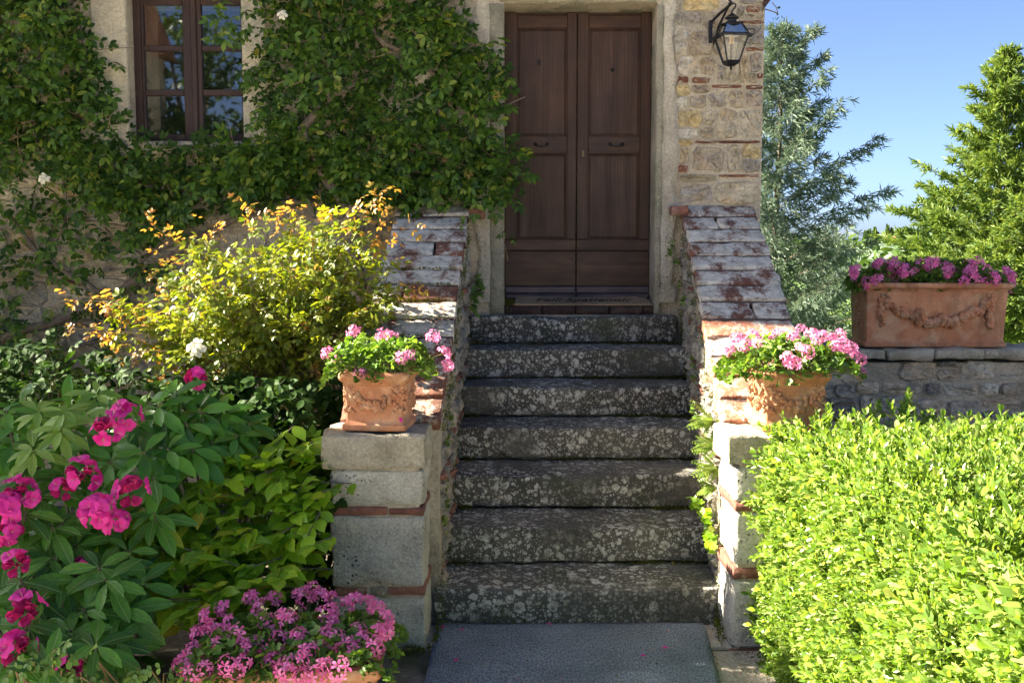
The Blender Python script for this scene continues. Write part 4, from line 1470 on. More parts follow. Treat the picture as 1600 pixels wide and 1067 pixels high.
def build_doormat():
    t = thing('doormat', 'tan coir doormat with dark script lettering lying at the door', 'doormat', (0.43, 7.1, 1.39))
    x0, x1 = at(804, 474, 7.06).x, at(1018, 474, 7.06).x
    y0, y1, z0, z1 = 7.035, 7.216, 1.392, 1.432
    n = 24
    V, F = [], []
    for k in range(n + 1):
        s = k / n
        sag = 0.003 * math.sin(s * 9) - 0.006 * (s > 0.93)
        for (y, z) in ((y0, z0), (y0, z0 + 0.012), (y1, z1 + 0.012), (y1, z1)):
            xx = x0 + (x1 - x0) * s
            if y == y1:
                xx = x0 + 0.01 + (x1 - x0 - 0.03) * s
            V.append((xx, y, z + (sag if y == y1 else 0)))
    for k in range(n):
        a = k * 4
        for q in range(4):
            F.append((a + q, a + (q + 1) % 4, a + 4 + (q + 1) % 4, a + 4 + q))
    F += [(0, 3, 2, 1), (n * 4, n * 4 + 1, n * 4 + 2, n * 4 + 3)]
    MB().add(V, F).build('mat_body', M['coir'], t)
    cu = bpy.data.curves.new('lettering', 'FONT')
    cu.body = 'Felli Spatienoir'
    cu.size = 0.13
    cu.shear = 0.35
    cu.align_x = 'CENTER'
    cu.align_y = 'CENTER'
    cu.extrude = 0.0012
    cu.materials.append(M['ink'])
    tmp = bpy.data.objects.new('lettering_curve', cu)
    col.objects.link(tmp)
    bpy.context.view_layer.update()
    lm = bpy.data.meshes.new_from_object(tmp.evaluated_get(bpy.context.evaluated_depsgraph_get()))
    bpy.data.objects.remove(tmp)
    o = bpy.data.objects.new('lettering', lm)
    col.objects.link(o)
    o.parent = t
    o.matrix_parent_inverse = Matrix.Translation(-Vector(t.location))
    a = math.atan2(z1 - z0, y1 - y0)
    o.location = ((x0 + x1) / 2, (y0 + y1) / 2, (z0 + z1) / 2 + 0.0145)
    o.rotation_euler = (a, 0, 0)
    o.scale = (0.86, 0.9, 1)


build_doormat()


# ================================================================== LANTERN
def build_lantern():
    c = at(1143, 60, 6.74)
    cx, cy = c.x, 6.74
    z = lambda py: at(1143, py, 6.74).z
    t = thing('wall_lantern', 'black iron wall lantern with clear glass hanging beside the door', 'lantern', (cx, cy, z(103)))
    rot = math.pi / 4 + R(8)
    zt, zs, zb = z(38), z(58), z(97)
    RT, RS, RB = 0.070, 0.118, 0.058
    def corner(r, zz, k):
        a = rot + k * math.pi / 2 + math.pi / 4 - math.pi / 4
        return Vector((cx + r * math.cos(a), cy + r * math.sin(a), zz))
    f = MB()
    for k in range(4):
        f.tube([corner(RS, zs, k), corner(RB, zb, k)], 0.0055, 5)
        f.tube([corner(RT, zt, k), corner(RS + 0.004, zs + 0.008, k)], 0.005, 5)
        f.tube([corner(RT, zt, k), corner(RT, zt, (k + 1) % 4)], 0.006, 5)
        f.tube([corner(RB, zb, k), corner(RB, zb, (k + 1) % 4)], 0.007, 5)
    f.lathe([(0.105, zs - 0.004), (0.148, zs - 0.008), (0.150, zs + 0.002), (0.118, zs + 0.014), (0.104, zs + 0.012)], 4, (cx, cy, 0), rot=rot)
    # open ring instead of a lid: drop the two cap faces
    f.f = f.f[:-2]
    f.m = f.m[:-2]
    f.lathe([(RB * 0.95, zb - 0.002), (RB, zb - 0.012), (0.03, zb - 0.026), (0.008, zb - 0.032)], 4, (cx, cy, 0), rot=rot)
    f.build('frame', M['iron'], t)
    ch = MB()
    ch.lathe([(RT, zt), (0.032, zt + 0.008), (0.030, zt + 0.03), (0.044, zt + 0.034), (0.046, zt + 0.040), (0.020, zt + 0.060), (0.006, zt + 0.068), (0.005, zt + 0.085)], 14, (cx, cy, 0))
    ch.build('chimney_cap', M['iron'], t, True)
    fin = MB()
    fin.ball((cx, cy, zb - 0.040), 0.009, 8, 6)
    fin.tube([(cx, cy, zb - 0.028), (cx, cy, zb - 0.055)], 0.005, 6)
    fin.build('finial', M['iron'], t, True)
    for k in range(4):
        a, b, c2, d = corner(RS - 0.004, zs, k), corner(RS - 0.004, zs, (k + 1) % 4), corner(RB - 0.003, zb, (k + 1) % 4), corner(RB - 0.003, zb, k)
        nn = (a + b) / 2 - Vector((cx, cy, a.z))
        nn.z = 0
        nn = nn.normalized() * 0.002
        V = [a, b, c2, d, a - nn, b - nn, c2 - nn, d - nn]
        F = [(0, 1, 2, 3), (7, 6, 5, 4), (0, 4, 5, 1), (1, 5, 6, 2), (2, 6, 7, 3), (3, 7, 4, 0)]
        MB().add(V, F).build('glass_pane', M['lamp_glass'], t)
        a, b, c2, d = corner(RT - 0.003, zt - 0.002, k), corner(RT - 0.003, zt - 0.002, (k + 1) % 4), corner(RS - 0.008, zs + 0.012, (k + 1) % 4), corner(RS - 0.008, zs + 0.012, k)
        V = [a, b, c2, d, a - nn, b - nn, c2 - nn, d - nn]
        MB().add(V, F).build('roof_pane', M['lamp_glass'], t)
    cd = MB()
    for k in range(3):
        a = k * 2.1
        cd.tube([(cx + 0.012 * math.cos(a), cy + 0.012 * math.sin(a), zs - 0.045), (cx + 0.012 * math.cos(a), cy + 0.012 * math.sin(a), zs + 0.004)], 0.005, 6)
    cd.build('candle_bulb', M['candle'], t)
    MB().tube([(cx, cy, zb), (cx, cy, zs - 0.045)], 0.006, 6).build('lamp_stem', M['iron'], t)
    # bracket: arm from the wall, brace and hook
    top = zt + 0.085
    br = MB()
    wl = at(1118, 25, FY).x - 0.04
    arm = Vector((cx, cy, top + 0.045))
    br.tube([(wl, FY + 0.01, top - 0.03), ((wl + cx) / 2, (FY + cy) / 2, top + 0.015), arm], 0.010, 6)
    br.tube([(wl + 0.03, FY + 0.01, top - 0.17), (wl + 0.05, FY - 0.06, top - 0.06), (cx - 0.01, cy + 0.02, top + 0.05)], 0.008, 6)
    br.box(wl - 0.008, wl + 0.016, FY - 0.03, FY + 0.01, top - 0.16, top - 0.01, 0.003)
    br.tube([arm, arm + Vector((0.02, -0.01, -0.008)), arm + Vector((0.018, -0.01, -0.03)), (cx, cy, top - 0.004)], 0.005, 6)
    br.tube([arm, arm + Vector((-0.02, 0.0, 0.02)), arm + Vector((-0.012, 0, 0.05))], 0.007, 6)
    br.build('bracket', M['iron'], t, True)
    cab = MB()
    cab.tube([corner(RS, zs + 0.01, 0), (cx + 0.16, cy + 0.05, zs + 0.03), (cx + 0.17, cy + 0.12, zs + 0.075), (cx + 0.13, FY - 0.01, zs + 0.10)], 0.004, 5)
    cab.build('cable', M['iron'], t)


build_lantern()


# ================================================================== TERRACOTTA
def rrect(hx, hy, r, n=4):
    P = []
    for sx, sy, a0 in ((1, 1, 0), (-1, 1, 90), (-1, -1, 180), (1, -1, 270)):
        for k in range(n + 1):
            a = R(a0 + 90 * k / n)
            P.append((sx * (hx - r) + r * math.cos(a), sy * (hy - r) + r * math.sin(a)))
    return P


def sq_loft(mb, prof, hx, hy, r=0.02, cap=True):
    k0 = len(mb.v)
    n = 0
    for o, z in prof:
        ring = rrect(hx + o, hy + o, max(r + o * 0.3, 0.006))
        n = len(ring)
        mb.v += [(x, y, z) for x, y in ring]
    for i in range(len(prof) - 1):
        for j in range(n):
            a, b = k0 + i * n + j, k0 + i * n + (j + 1) % n
            mb.f.append((a, b, b + n, a + n))
            mb.m.append(0)
    if cap:
        mb.f.append(tuple(range(k0, k0 + n))[::-1])
        mb.f.append(tuple(range(k0 + (len(prof) - 1) * n, k0 + len(prof) * n)))
        mb.m += [0, 0]
    return mb


def make_pot(name, label, hx, hy, h, loc, rz, big=False, group=None, garland=True):
    t = thing(name, label, 'planter', loc, group, True, rz)
    tp = 0.008 * h / 0.25
    lip = 0.022 if not big else 0.032
    mb = MB()
    sq_loft(mb, [(-tp + 0.014, 0.0), (-tp + 0.018, 0.004), (-tp + 0.018, 0.026), (-tp + 0.010, 0.032), (-tp + 0.002, 0.040), (-tp, 0.05), (-tp * 0.5, h * 0.5), (0, h - 0.062)], hx, hy, 0.012)
    mb.build('body', M['terracotta'], t, True)
    rm = MB()
    sq_loft(rm, [(0.0, h - 0.064), (0.004, h - 0.060), (0.006, h - 0.050), (lip * 0.6, h - 0.043), (lip, h - 0.034), (lip * 1.12, h - 0.022), (lip, h - 0.008), (lip * 0.7, h - 0.001), (lip * 0.2, h), (-0.022, h - 0.002), (-0.026, h - 0.03)], hx, hy, 0.014)
    rm.build('rim', M['terracotta'], t, True)
    so = MB()
    sq_loft(so, [(-0.025, h - 0.045), (-0.03, h - 0.02)], hx, hy, 0.01)
    so.build('soil', M['soil'], t)
    if garland:
        rg = np.random.default_rng(int(hx * 1000) + 3)

        def swag(ax, half, y, out):
            """fruit swag on one face: ax gives the point for (u, z, w)"""
            g = MB()
            zt = h * 0.70
            end = half * 0.74
            nb = 28 if big else 17
            for k in range(nb):
                s = -1 + 2 * k / (nb - 1)
                zc = zt - (h * 0.30) * (1 - s * s)
                thick = 1 - 0.55 * abs(s)
                for q in range(3):
                    r = rg.uniform(0.011, 0.018) * (1.75 if big else 0.78) * (0.65 + 0.6 * thick)
                    u = s * end + rg.normal() * 0.012
                    zz = zc + rg.normal() * 0.016 * thick * (1.3 if big else 0.8)
                    p = ax(u, zz, r * 0.30)
                    g.ball(p, r, 8, 6)
                    if r > 0.014:
                        g.ball(ax(u, zz - r * 0.1, r * 1.28), r * 0.22, 5, 4)
            for sg in (-1, 1):
                for q in range(16 if big else 9):
                    zz = zt - 0.02 - (h * 0.34) * q / (16 if big else 9)
                    r = rg.uniform(0.008, 0.017) * (1.6 if big else 0.8)
                    g.ball(ax(sg * (end + 0.006) + rg.normal() * 0.010, zz, r * 0.3), r, 7, 5)
            g.build('garland', M['terracotta'], t, True)
            for sg in (-1, 1):
                ro = MB()
                rr = 0.042 if big else 0.021
                for k in range(6):
                    a = k * math.pi / 3
                    ro.ball(ax(sg * end + math.cos(a) * rr * 0.72, zt + 0.02 + math.sin(a) * rr * 0.72, 0.003), rr * 0.42, 7, 5)
                ro.ball(ax(sg * end, zt + 0.02, 0.007), rr * 0.34, 7, 5)
                ro.build('rosette', M['terracotta'], t, True)
        fy = hy - tp * 0.45
        swag(lambda u, z, w: (u, -fy - w, z), hx, 0, 0)
        fx = hx - tp * 0.45
        if not big:
            swag(lambda u, z, w: (fx + w, u, z), hy, 0, 0)
            swag(lambda u, z, w: (-fx - w, u, z), hy, 0, 0)
        else:
            for sg in (-1, 1):
                ov = MB()
                for k in range(16):
                    a = k * math.pi / 8
                    ov.ball((sg * (fx + 0.004), 0.035 * math.cos(a), h * 0.5 + 0.075 * math.sin(a)), 0.013, 6, 5)
                for k in range(6):
                    ov.ball((sg * (fx + 0.004), rg.normal() * 0.008, h * 0.5 + (k - 2.5) * 0.022), 0.012, 6, 5)
                ov.build('medallion', M['terracotta'], t, True)
    return t


pot_l = make_pot('terracotta_pot', 'square terracotta pot with fruit garland on the left pillar', 0.135, 0.125, 0.262, (at(594, 678, 4.6).x, 4.605, CAPZ + 0.006), R(-5), group='garlanded pots on the pillars')
pot_r = make_pot('terracotta_pot', 'square terracotta pot with fruit garland on the right pillar behind the hedge', 0.135, 0.125, 0.262, (at(1228, 664, 4.6).x, 4.605, CAPZ + 0.006), R(3), group='garlanded pots on the pillars')
BOXX = (at(1356, 500, 7.2).x + at(1571, 500, 7.2).x) / 2
planter = make_pot('terracotta_planter', 'long terracotta trough with a large fruit swag on the garden wall', 0.495, 0.185, 0.455, (BOXX, 7.2 + 0.18, GZ + 0.004), R(-1.5), True)
front_pot = make_pot('terracotta_planter', 'terracotta trough of pink geraniums cut off by the lower edge of the photo', 0.30, 0.20, 0.34, (-0.79, 3.58, 0.006), R(5), False, garland=False)

# ================================================================== GERANIUMS
LOBED = None


def lobed_leaf():
    V = [(0, 0, 0)]
    n = 15
    for k in range(n):
        a = R(-150 + 300 * k / (n - 1))
        r = 0.5 * (1.0 if k % 3 == 1 else (0.82 if k % 3 == 0 else 0.80)) * (1.0 + 0.08 * math.cos(a))
        V.append((r * math.sin(a), 0.12 + r * math.cos(a), 0.10 * (k % 2) - 0.05 + 0.10 * abs(math.sin(a * 1.5))))
    F = [(0, k, k + 1) for k in range(1, n)]
    return np.array(V, float), np.array(F, int)


LOBED = lobed_leaf()


def petal_t(w=0.5, curl=0.25):
    V = [(0, 0, 0), (-w * 0.28, 0.4, 0.05), (w * 0.28, 0.4, 0.05), (-w / 2, 0.78, -curl * 0.3), (w / 2, 0.78, -curl * 0.3), (-w * 0.2, 1, -curl), (w * 0.2, 1, -curl)]
    F = [(0, 2, 1), (1, 2, 4), (1, 4, 3), (3, 4, 6), (3, 6, 5)]
    return np.array(V, float), np.array(F, int)


PETAL = petal_t()
PETAL_W = petal_t(0.9, 0.18)


def ruffled_petal():
    V, F = [], []
    prof = ((0.0, 0.06, 0.0), (0.35, 0.30, 0.10), (0.68, 0.46, 0.10), (0.92, 0.38, -0.06), (1.0, 0.20, -0.14))
    for k, (t, w, z) in enumerate(prof):
        for j in (-1, -0.45, 0.45, 1):
            V.append((j * w, t - 0.10 * j * j * t, z + 0.05 * math.sin(j * 5 + k * 2.1) * t + 0.08 * abs(j) * t))
    for k in range(4):
        for j in range(3):
            a = k * 4 + j
            F += [(a, a + 1, a + 5), (a, a + 5, a + 4)]
    return np.array(V, float), np.array(F, int)


PETAL_R = ruffled_petal()


def umbel_mesh(name, petal_mat, seed, nfl=8, rad=0.030, fl=0.021):
    """head of ivy leaved geranium: five petalled florets on thin stalks"""
    rg = np.random.default_rng(seed)
    V, F, mi, k0 = [], [], [], 0
    for i in range(nfl):
        a = i * 2.4 + rg.uniform(-0.3, 0.3)
        el = rg.uniform(-0.2, 1.1)
        d = np.array([math.cos(a) * math.cos(el), math.sin(a) * math.cos(el), math.sin(el)])
        c = d * rad * rg.uniform(0.75, 1.25)
        x, y, z = frames(d[None], np.array([[0.1, 0.2, 1.0]]))
        side, up = x[0], z[0]
        for p in range(5):
            an = R((-28, 28, 118, 180, 242)[p]) + rg.normal() * 0.1
            dirp = up * math.cos(an) + side * math.sin(an) + d * 0.35
            v, f = place_t(PETAL, c, dirp, d, fl * (0.95 if p < 2 else 1.1) * rg.uniform(0.85, 1.15))
            V.append(v)
            F.append(f + k0)
            mi += [0] * len(f)
            k0 += len(v)
        w = side * 0.0012
        V.append(np.array([-w, w, c]) + np.array([[0, 0, -0.012], [0, 0, -0.012], [0, 0, 0]]))
        F.append(np.array([[0, 1, 2]]) + k0)
        mi += [1]
        k0 += 3
    me = tri_mesh(name, np.vstack(V), np.vstack(F), True, mi)
    me.materials.append(petal_mat)
    me.materials.append(M['pedicel'])
    return me


UMB_PINK = [umbel_mesh('geranium_head', M['pink'], s, n) for s, n in ((1, 9), (2, 7), (3, 8), (4, 6))]
UMB_ROSE = [umbel_mesh('geranium_head', M['rose_pink'], s + 20, n, 0.036, 0.026) for s, n in ((1, 9), (2, 8), (3, 11), (4, 6))]


def geranium(label, base, hx, hy, ht, spread, nleaf, heads, umbs, group, rg, lsize=0.034, hs=1.0, stems=True):
    """heads: list of world points of flower heads"""
    t = thing('geranium', label, 'geranium', base, group)
    b = np.array(base)
    # foliage mound
    u = rg.uniform(-1, 1, (nleaf, 2))
    r2 = np.clip(np.abs(u).max(1), 0, 1)
    hgt = ht * (1 - r2 ** 2.6) * rg.uniform(0.25, 1.0, nleaf) ** 0.6
    hgt += ht * 0.28 * vnoise(np.column_stack([u * 3.1, np.full(nleaf, base[0] * 3)]), 3)
    over = 1 + spread
    p = np.column_stack([u[:, 0] * hx * over, u[:, 1] * hy * over, np.maximum(hgt, -0.05) + 0.005])
    p[:, 2] -= np.clip(r2 - 0.90, 0, 1) * 0.25
    pos = b + p
    nn = nrm(np.column_stack([u[:, 0] * 0.8, u[:, 1] * 0.8, np.full(nleaf, 0.9)]) + rg.normal(0, 0.45, (nleaf, 3)))
    d = nrm(np.column_stack([u[:, 0], u[:, 1] - 0.2, rg.uniform(-0.4, 0.3, nleaf)]) + rg.normal(0, 0.5, (nleaf, 3)))
    o = cloud('foliage', LOBED, pos, d, nn, rg.uniform(0.7, 1.25, nleaf) * lsize, M['gera'], t)
    o['kind'] = 'stuff'
    # woody and green stems
    mb = MB()
    for k in range(0, nleaf, 6):
        q = pos[k]
        s = b + np.array([p[k, 0] * 0.45, p[k, 1] * 0.45, -0.02])
        mid = (s + q) / 2 + np.array([0, 0, 0.02])
        mb.tube([s, mid, q], 0.0018, 3, cap=False)
    for k, hp in enumerate(heads):
        hp = np.array(hp)
        s = b + (hp - b) * np.array([0.55, 0.55, 0.0])
        s[2] = b[2] + 0.0
        mid = s * 0.45 + hp * 0.55 + np.array([0, 0, 0.015])
        mb.tube([s, mid, hp], 0.0018, 4, cap=False)
    mb.build('stems', M['stem'], t)['kind'] = 'stuff'
    for k, hp in enumerate(heads):
        hp = np.array(hp)
        dv = nrm((hp - b) * np.array([0.8, 0.8, 1.0]) + np.array([0, -0.05, 0.08]) + rg.normal(0, 0.02, 3))
        # template axis +Z is the outward axis of the head
        x, y, z = frames(rg.normal(size=(1, 3)), dv[None])
        o = single(umbs[k % len(umbs)], 'flower_head', hp, np.cross(dv, rg.normal(size=3)), dv, hs * rg.uniform(0.85, 1.15), t)
    return t


rg1 = np.random.default_rng(101)
HL = [(553, 519, 4.62), (512, 552, 4.55), (530, 562, 4.50), (562, 582, 4.44), (598, 524, 4.60), (612, 528, 4.62), (628, 560, 4.44), (640, 556, 4.46), (676, 526, 4.62), (694, 552, 4.60), (698, 570, 4.55)]
geranium('geranium with sparse pink heads in the pot on the left pillar', (pot_l.location.x, 4.605, CAPZ + 0.258), 0.185, 0.15, 0.16, 0.28, 950, [at(*h) for h in HL], UMB_ROSE, 'geraniums in the terracotta planters', rg1, 0.036, 0.72)
HR = [(1152, 530, 4.6), (1165, 540, 4.55), (1140, 548, 4.6), (1185, 535, 4.5), (1200, 528, 4.66), (1215, 522, 4.7), (1240, 528, 4.6), (1252, 515, 4.7), (1268, 522, 4.66), (1285, 525, 4.62), (1300, 530, 4.66), (1315, 538, 4.6), (1322, 550, 4.56), (1335, 556, 4.58), (1345, 562, 4.62), (1255, 548, 4.46), (1262, 550, 4.45), (1240, 566, 4.42), (1232, 562, 4.44), (1250, 545, 4.5), (1342, 583, 4.5), (1312, 522, 4.7), (1308, 545, 4.5), (1330, 545, 4.62), (1175, 525, 4.7), (1275, 532, 4.5)]
geranium('wide geranium thick with pink heads in the pot on the right pillar', (pot_r.location.x, 4.605, CAPZ + 0.262), 0.22, 0.15, 0.15, 0.30, 1050, [at(*h) for h in HR], UMB_ROSE, 'geraniums in the terracotta planters', rg1, 0.036, 0.68)
HP = []
rgh = np.random.default_rng(55)
for k in range(54):
    px = rgh.uniform(1325, 1582)
    top = 412 + 0.0008 * (px - 1450) ** 2
    HP.append((px, top - 6 + rgh.uniform(0, 32), rgh.uniform(7.14, 7.40)))
geranium('long row of violet pink geraniums in the trough on the garden wall', (BOXX, 7.38, GZ + 0.43), 0.50, 0.17, 0.19, 0.12, 1700, [at(*h) for h in HP], UMB_PINK, 'geraniums in the terracotta planters', rg1, 0.042, 1.2)
HF = [(285, 1040, 3.4), (300, 1052, 3.35), (310, 990, 3.6), (325, 965, 3.65), (330, 985, 3.55), (350, 950, 3.7), (360, 975, 3.6), (372, 990, 3.5), (340, 1005, 3.45), (392, 935, 3.75), (405, 955, 3.7), (412, 945, 3.72), (420, 975, 3.6), (430, 935, 3.8), (445, 965, 3.6), (452, 970, 3.58), (400, 1005, 3.5), (415, 1020, 3.45), (425, 1035, 3.4), (355, 1040, 3.35), (370, 1048, 3.32), (380, 1035, 3.36), (470, 930, 3.8), (480, 945, 3.75), (490, 920, 3.85), (500, 930, 3.8), (515, 935, 3.78), (505, 960, 3.65), (518, 955, 3.66), (520, 975, 3.6), (510, 995, 3.5), (525, 1000, 3.48), (480, 1020, 3.4), (455, 1035, 3.38), (445, 1050, 3.3), (475, 1030, 3.36), (470, 1055, 3.3), (495, 1058, 3.3), (540, 945, 3.72), (555, 940, 3.75), (575, 945, 3.72), (590, 950, 3.68), (598, 965, 3.62), (602, 985, 3.55), (590, 990, 3.52), (560, 985, 3.55), (565, 1000, 3.5), (545, 1010, 3.46), (552, 1020, 3.42), (585, 1015, 3.45), (300, 1020, 3.5), (320, 1045, 3.35), (385, 1010, 3.45), (435, 1000, 3.5), (465, 995, 3.5), (530, 1045, 3.3), (505, 1040, 3.34)]
geranium('broad mound of violet pink geranium at the lower left foot of the pillar', (-0.79, 3.58, 0.33), 0.31, 0.22, 0.12, 0.22, 1150, [at(*h) for h in HF], UMB_PINK, 'geraniums in the terracotta planters', rg1, 0.036, 0.92)


# ================================================================== CLIMBER ON THE FACADE
def build_climber():
    t = thing('climbing_rose', 'dark green climbing rose trained over the house wall around the window', 'climber', (-1.3, 6.9, 0))
    rg = np.random.default_rng(77)
    polys = [
        ([(-260, -90), (120, -90), (112, 20), (150, 60), (185, 150), (195, 200), (150, 240), (60, 262), (-260, 275)], 1300),
        ([(100, 245), (190, 212), (290, 226), (385, 222), (470, 215), (560, 240), (640, 300), (560, 322), (450, 305), (330, 325), (200, 345), (110, 300)], 600),
        ([(392, -90), (690, -90), (700, 10), (735, 62), (785, 95), (790, 150), (772, 185), (800, 235), (812, 255), (790, 305), (720, 318), (620, 322), (520, 300), (440, 250), (400, 190), (388, 120), (415, 70)], 1150),
        ([(778, 220), (822, 235), (832, 262), (806, 300), (812, 345), (800, 368), (786, 360), (782, 300)], 46),
        ([(-260, 262), (100, 262), (190, 345), (330, 330), (255, 440), (230, 520), (150, 610), (-260, 640)], 500),
        ([(-260, 480), (90, 500), (130, 620), (-260, 700)], 230),
        ([(330, -60), (400, -60), (395, 80), (372, 110), (338, 45)], 34),
        ([(140, 20), (182, 35), (200, 85), (160, 110)], 12),
        ([(690, 90), (785, 60), (790, 110), (740, 140)], 20),
    ]
    pos, rad = [], []
    tips = []
    for poly, n in polys:
        q = poly_pts(poly, int(n * 1.15), rg)
        n = len(q)
        h = fbm(np.column_stack([q / 62.0, np.full(n, 3.0)]), 8, 3)
        off = 0.05 + 0.20 * np.clip(h + 0.35, 0, 1.2) + rg.uniform(0, 0.07, n)
        gp = fbm(np.column_stack([q / 38.0, np.full(n, 9.0)]), 18, 3)
        keep = ((h + rg.uniform(-0.35, 0.6, n)) > -0.3) & (gp + rg.uniform(-0.1, 0.25, n) > -0.26)
        q, off = q[keep], off[keep]
        pos.append(at_many(q, FY - off))
    pos = np.vstack(pos)
    n = len(pos)
    d = np.column_stack([rg.normal(0, 0.8, n), rg.uniform(-1.0, 0.1, n), rg.normal(-0.35, 0.5, n)])
    nn = np.column_stack([rg.normal(0, 0.35, n), rg.uniform(-1.0, -0.2, n), rg.uniform(0.2, 1.2, n)])
    s = rg.uniform(0.075, 0.165, n)
    C5, C7 = compound_t(5, 0.50), compound_t(7, 0.44)
    # nearest 300 leaves are separate parts, the mass behind is one
    front = np.argsort(pos[:, 1])[:300]
    mask = np.zeros(n, bool)
    mask[front] = True
    me5 = shared('leaf', C5, M['vine'])
    for k in front:
        single(me5, 'leaf', pos[k], d[k], nn[k], float(s[k]), t)
    rest = np.where(~mask)[0]
    a, b = rest[::2], rest[1::2]
    V1, F1 = scatter(C5, pos[a], d[a], nn[a], s[a])
    V2, F2 = scatter(C7, pos[b], d[b], nn[b], s[b] * 1.1)
    o = link('foliage', tri_mesh('foliage', np.vstack([V1, V2]), np.vstack([F1, F2 + len(V1)]), True), M['vine'], t)
    o['kind'] = 'stuff'
    # inner leaves close to the wall, shade painted by the darker ivy colour
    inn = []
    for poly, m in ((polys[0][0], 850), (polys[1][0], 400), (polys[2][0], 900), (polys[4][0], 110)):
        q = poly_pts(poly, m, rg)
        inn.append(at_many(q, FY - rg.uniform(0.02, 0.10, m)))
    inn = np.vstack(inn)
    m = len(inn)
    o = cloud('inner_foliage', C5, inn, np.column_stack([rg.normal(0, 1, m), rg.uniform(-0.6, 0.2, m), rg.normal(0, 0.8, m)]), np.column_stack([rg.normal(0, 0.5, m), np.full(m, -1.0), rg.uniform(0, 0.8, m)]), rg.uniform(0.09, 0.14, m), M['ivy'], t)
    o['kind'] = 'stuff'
    # shoots with new and yellowing leaves
    yk = rg.choice(n, 110, replace=False)
    o = cloud('new_foliage', C7, pos[yk] - np.array([0, 0.06, 0]), np.column_stack([rg.normal(0, 0.7, 110), rg.uniform(-1.0, -0.2, 110), rg.normal(0.1, 0.5, 110)]), np.column_stack([rg.normal(0, 0.4, 110), np.full(110, -0.5), np.full(110, 0.9)]), rg.uniform(0.06, 0.11, 110), M['new_vine'], t)
    o['kind'] = 'stuff'
    # trunks and branches
    br = [
        ([(-40, 545), (60, 512), (150, 478), (225, 432), (300, 382), (360, 345), (430, 318), (500, 312), (540, 300)], 0.030, 0.018),
        ([(180, 480), (200, 440), (232, 400), (280, 370), (340, 360)], 0.020, 0.014),
        ([(10, 330), (55, 390), (100, 425), (150, 455), (190, 470)], 0.016, 0.018),
        ([(470, 205), (490, 245), (512, 285), (545, 325), (590, 350)], 0.036, 0.042),
        ([(560, 20), (600, 70), (650, 85), (690, 130)], 0.020, 0.014),
        ([(470, 205), (520, 150), (600, 110), (655, 90)], 0.030, 0.016),
        ([(60, 180), (110, 225), (150, 260), (230, 290), (330, 300), (470, 290)], 0.012, 0.014),
        ([(101, 270), (100, 320), (102, 372)], 0.013, 0.013),
        ([(30, 60), (60, 110), (120, 160), (150, 190)], 0.012, 0.008),
        ([(85, 20), (110, 10), (140, -10)], 0.016, 0.012),
        ([(116, -20), (112, 20), (104, 80)], 0.008, 0.008),
        ([(118, 15), (125, 45), (128, 70)], 0.007, 0.006),
        ([(0, 560), (60, 560), (120, 540), (200, 525)], 0.010, 0.012),
        ([(200, 345), (240, 330), (300, 300), (330, 320), (400, 320)], 0.012, 0.010),
        ([(190, 365), (205, 350), (220, 330)], 0.011, 0.010),
        ([(540, 300), (620, 250), (700, 200), (770, 170), (820, 150)], 0.014, 0.004),
        ([(545, 325), (600, 700), (560, 900)], 0.042, 0.05),
    ]
    for pts, r0, r1 in br:
        P = np.array(pts, float)
        tt = np.linspace(0, 1, len(P))
        ts = np.linspace(0, 1, len(P) * 4)
        Q = np.column_stack([np.interp(ts, tt, P[:, 0]), np.interp(ts, tt, P[:, 1])])
        Q += np.column_stack([fbm(np.column_stack([ts * 9, np.full(len(ts), P[0, 0]), 0 * ts]), 2), fbm(np.column_stack([ts * 9, np.full(len(ts), P[0, 1] + 9), 0 * ts]), 4)]) * 5
        W = at_many(Q, FY - 0.05 - np.interp(ts, [0, 1], [r0, r1]))
        rr = np.interp(ts, [0, 1], [r0, r1]) * (1 + 0.15 * fbm(np.column_stack([ts * 20, 0 * ts, 0 * ts]), 6))
        MB().tube(W, list(rr), 8).build('branch', M['bark'], t, True)
    # thin shoots
    mb = MB()
    for k in range(170):
        i = rg.integers(n)
        p = pos[i]
        q = p + np.array([rg.normal(0, 0.16), rg.uniform(0.0, 0.12), rg.normal(-0.08, 0.16)])
        q[1] = min(q[1], FY - 0.03)
        mb.tube([p, (p + q) / 2 + rg.normal(0, 0.02, 3), q], 0.003, 4, cap=False)
    mb.build('shoots', M['cane'], t)['kind'] = 'stuff'
    # the two pale blooms
    for px, py, yy in ((68, 279, 6.72), (441, 23, 6.70)):
        single(WHITE, 'blossom', at(px, py, yy), (0.3, 0, -1) if px < 100 else (1, 0, 0.2), (0, -1, 0.25), 0.6 if px < 100 else 0.55, t)
    return t


def rose_bloom():
    parts = []
    rg = np.random.default_rng(4)
    for ring, (nn_, el, L) in enumerate(((5, 1.25, 0.030), (6, 0.85, 0.040), (8, 0.35, 0.052), (8, 0.0, 0.055))):
        for k in range(nn_):
            a = k * 2 * math.pi / nn_ + ring * 0.5 + rg.normal() * 0.12
            d = (math.cos(a) * math.cos(el), math.sin(a) * math.cos(el), math.sin(el))
            parts.append(place_t(PETAL, (0, 0, 0), np.array(d) + rg.normal(0, 0.15, 3), (-d[0], -d[1], 1.2), L * rg.uniform(0.8, 1.3)))
    return join_t(parts)


WHITE = shared('blossom', rose_bloom(), M['cream'])
build_climber()


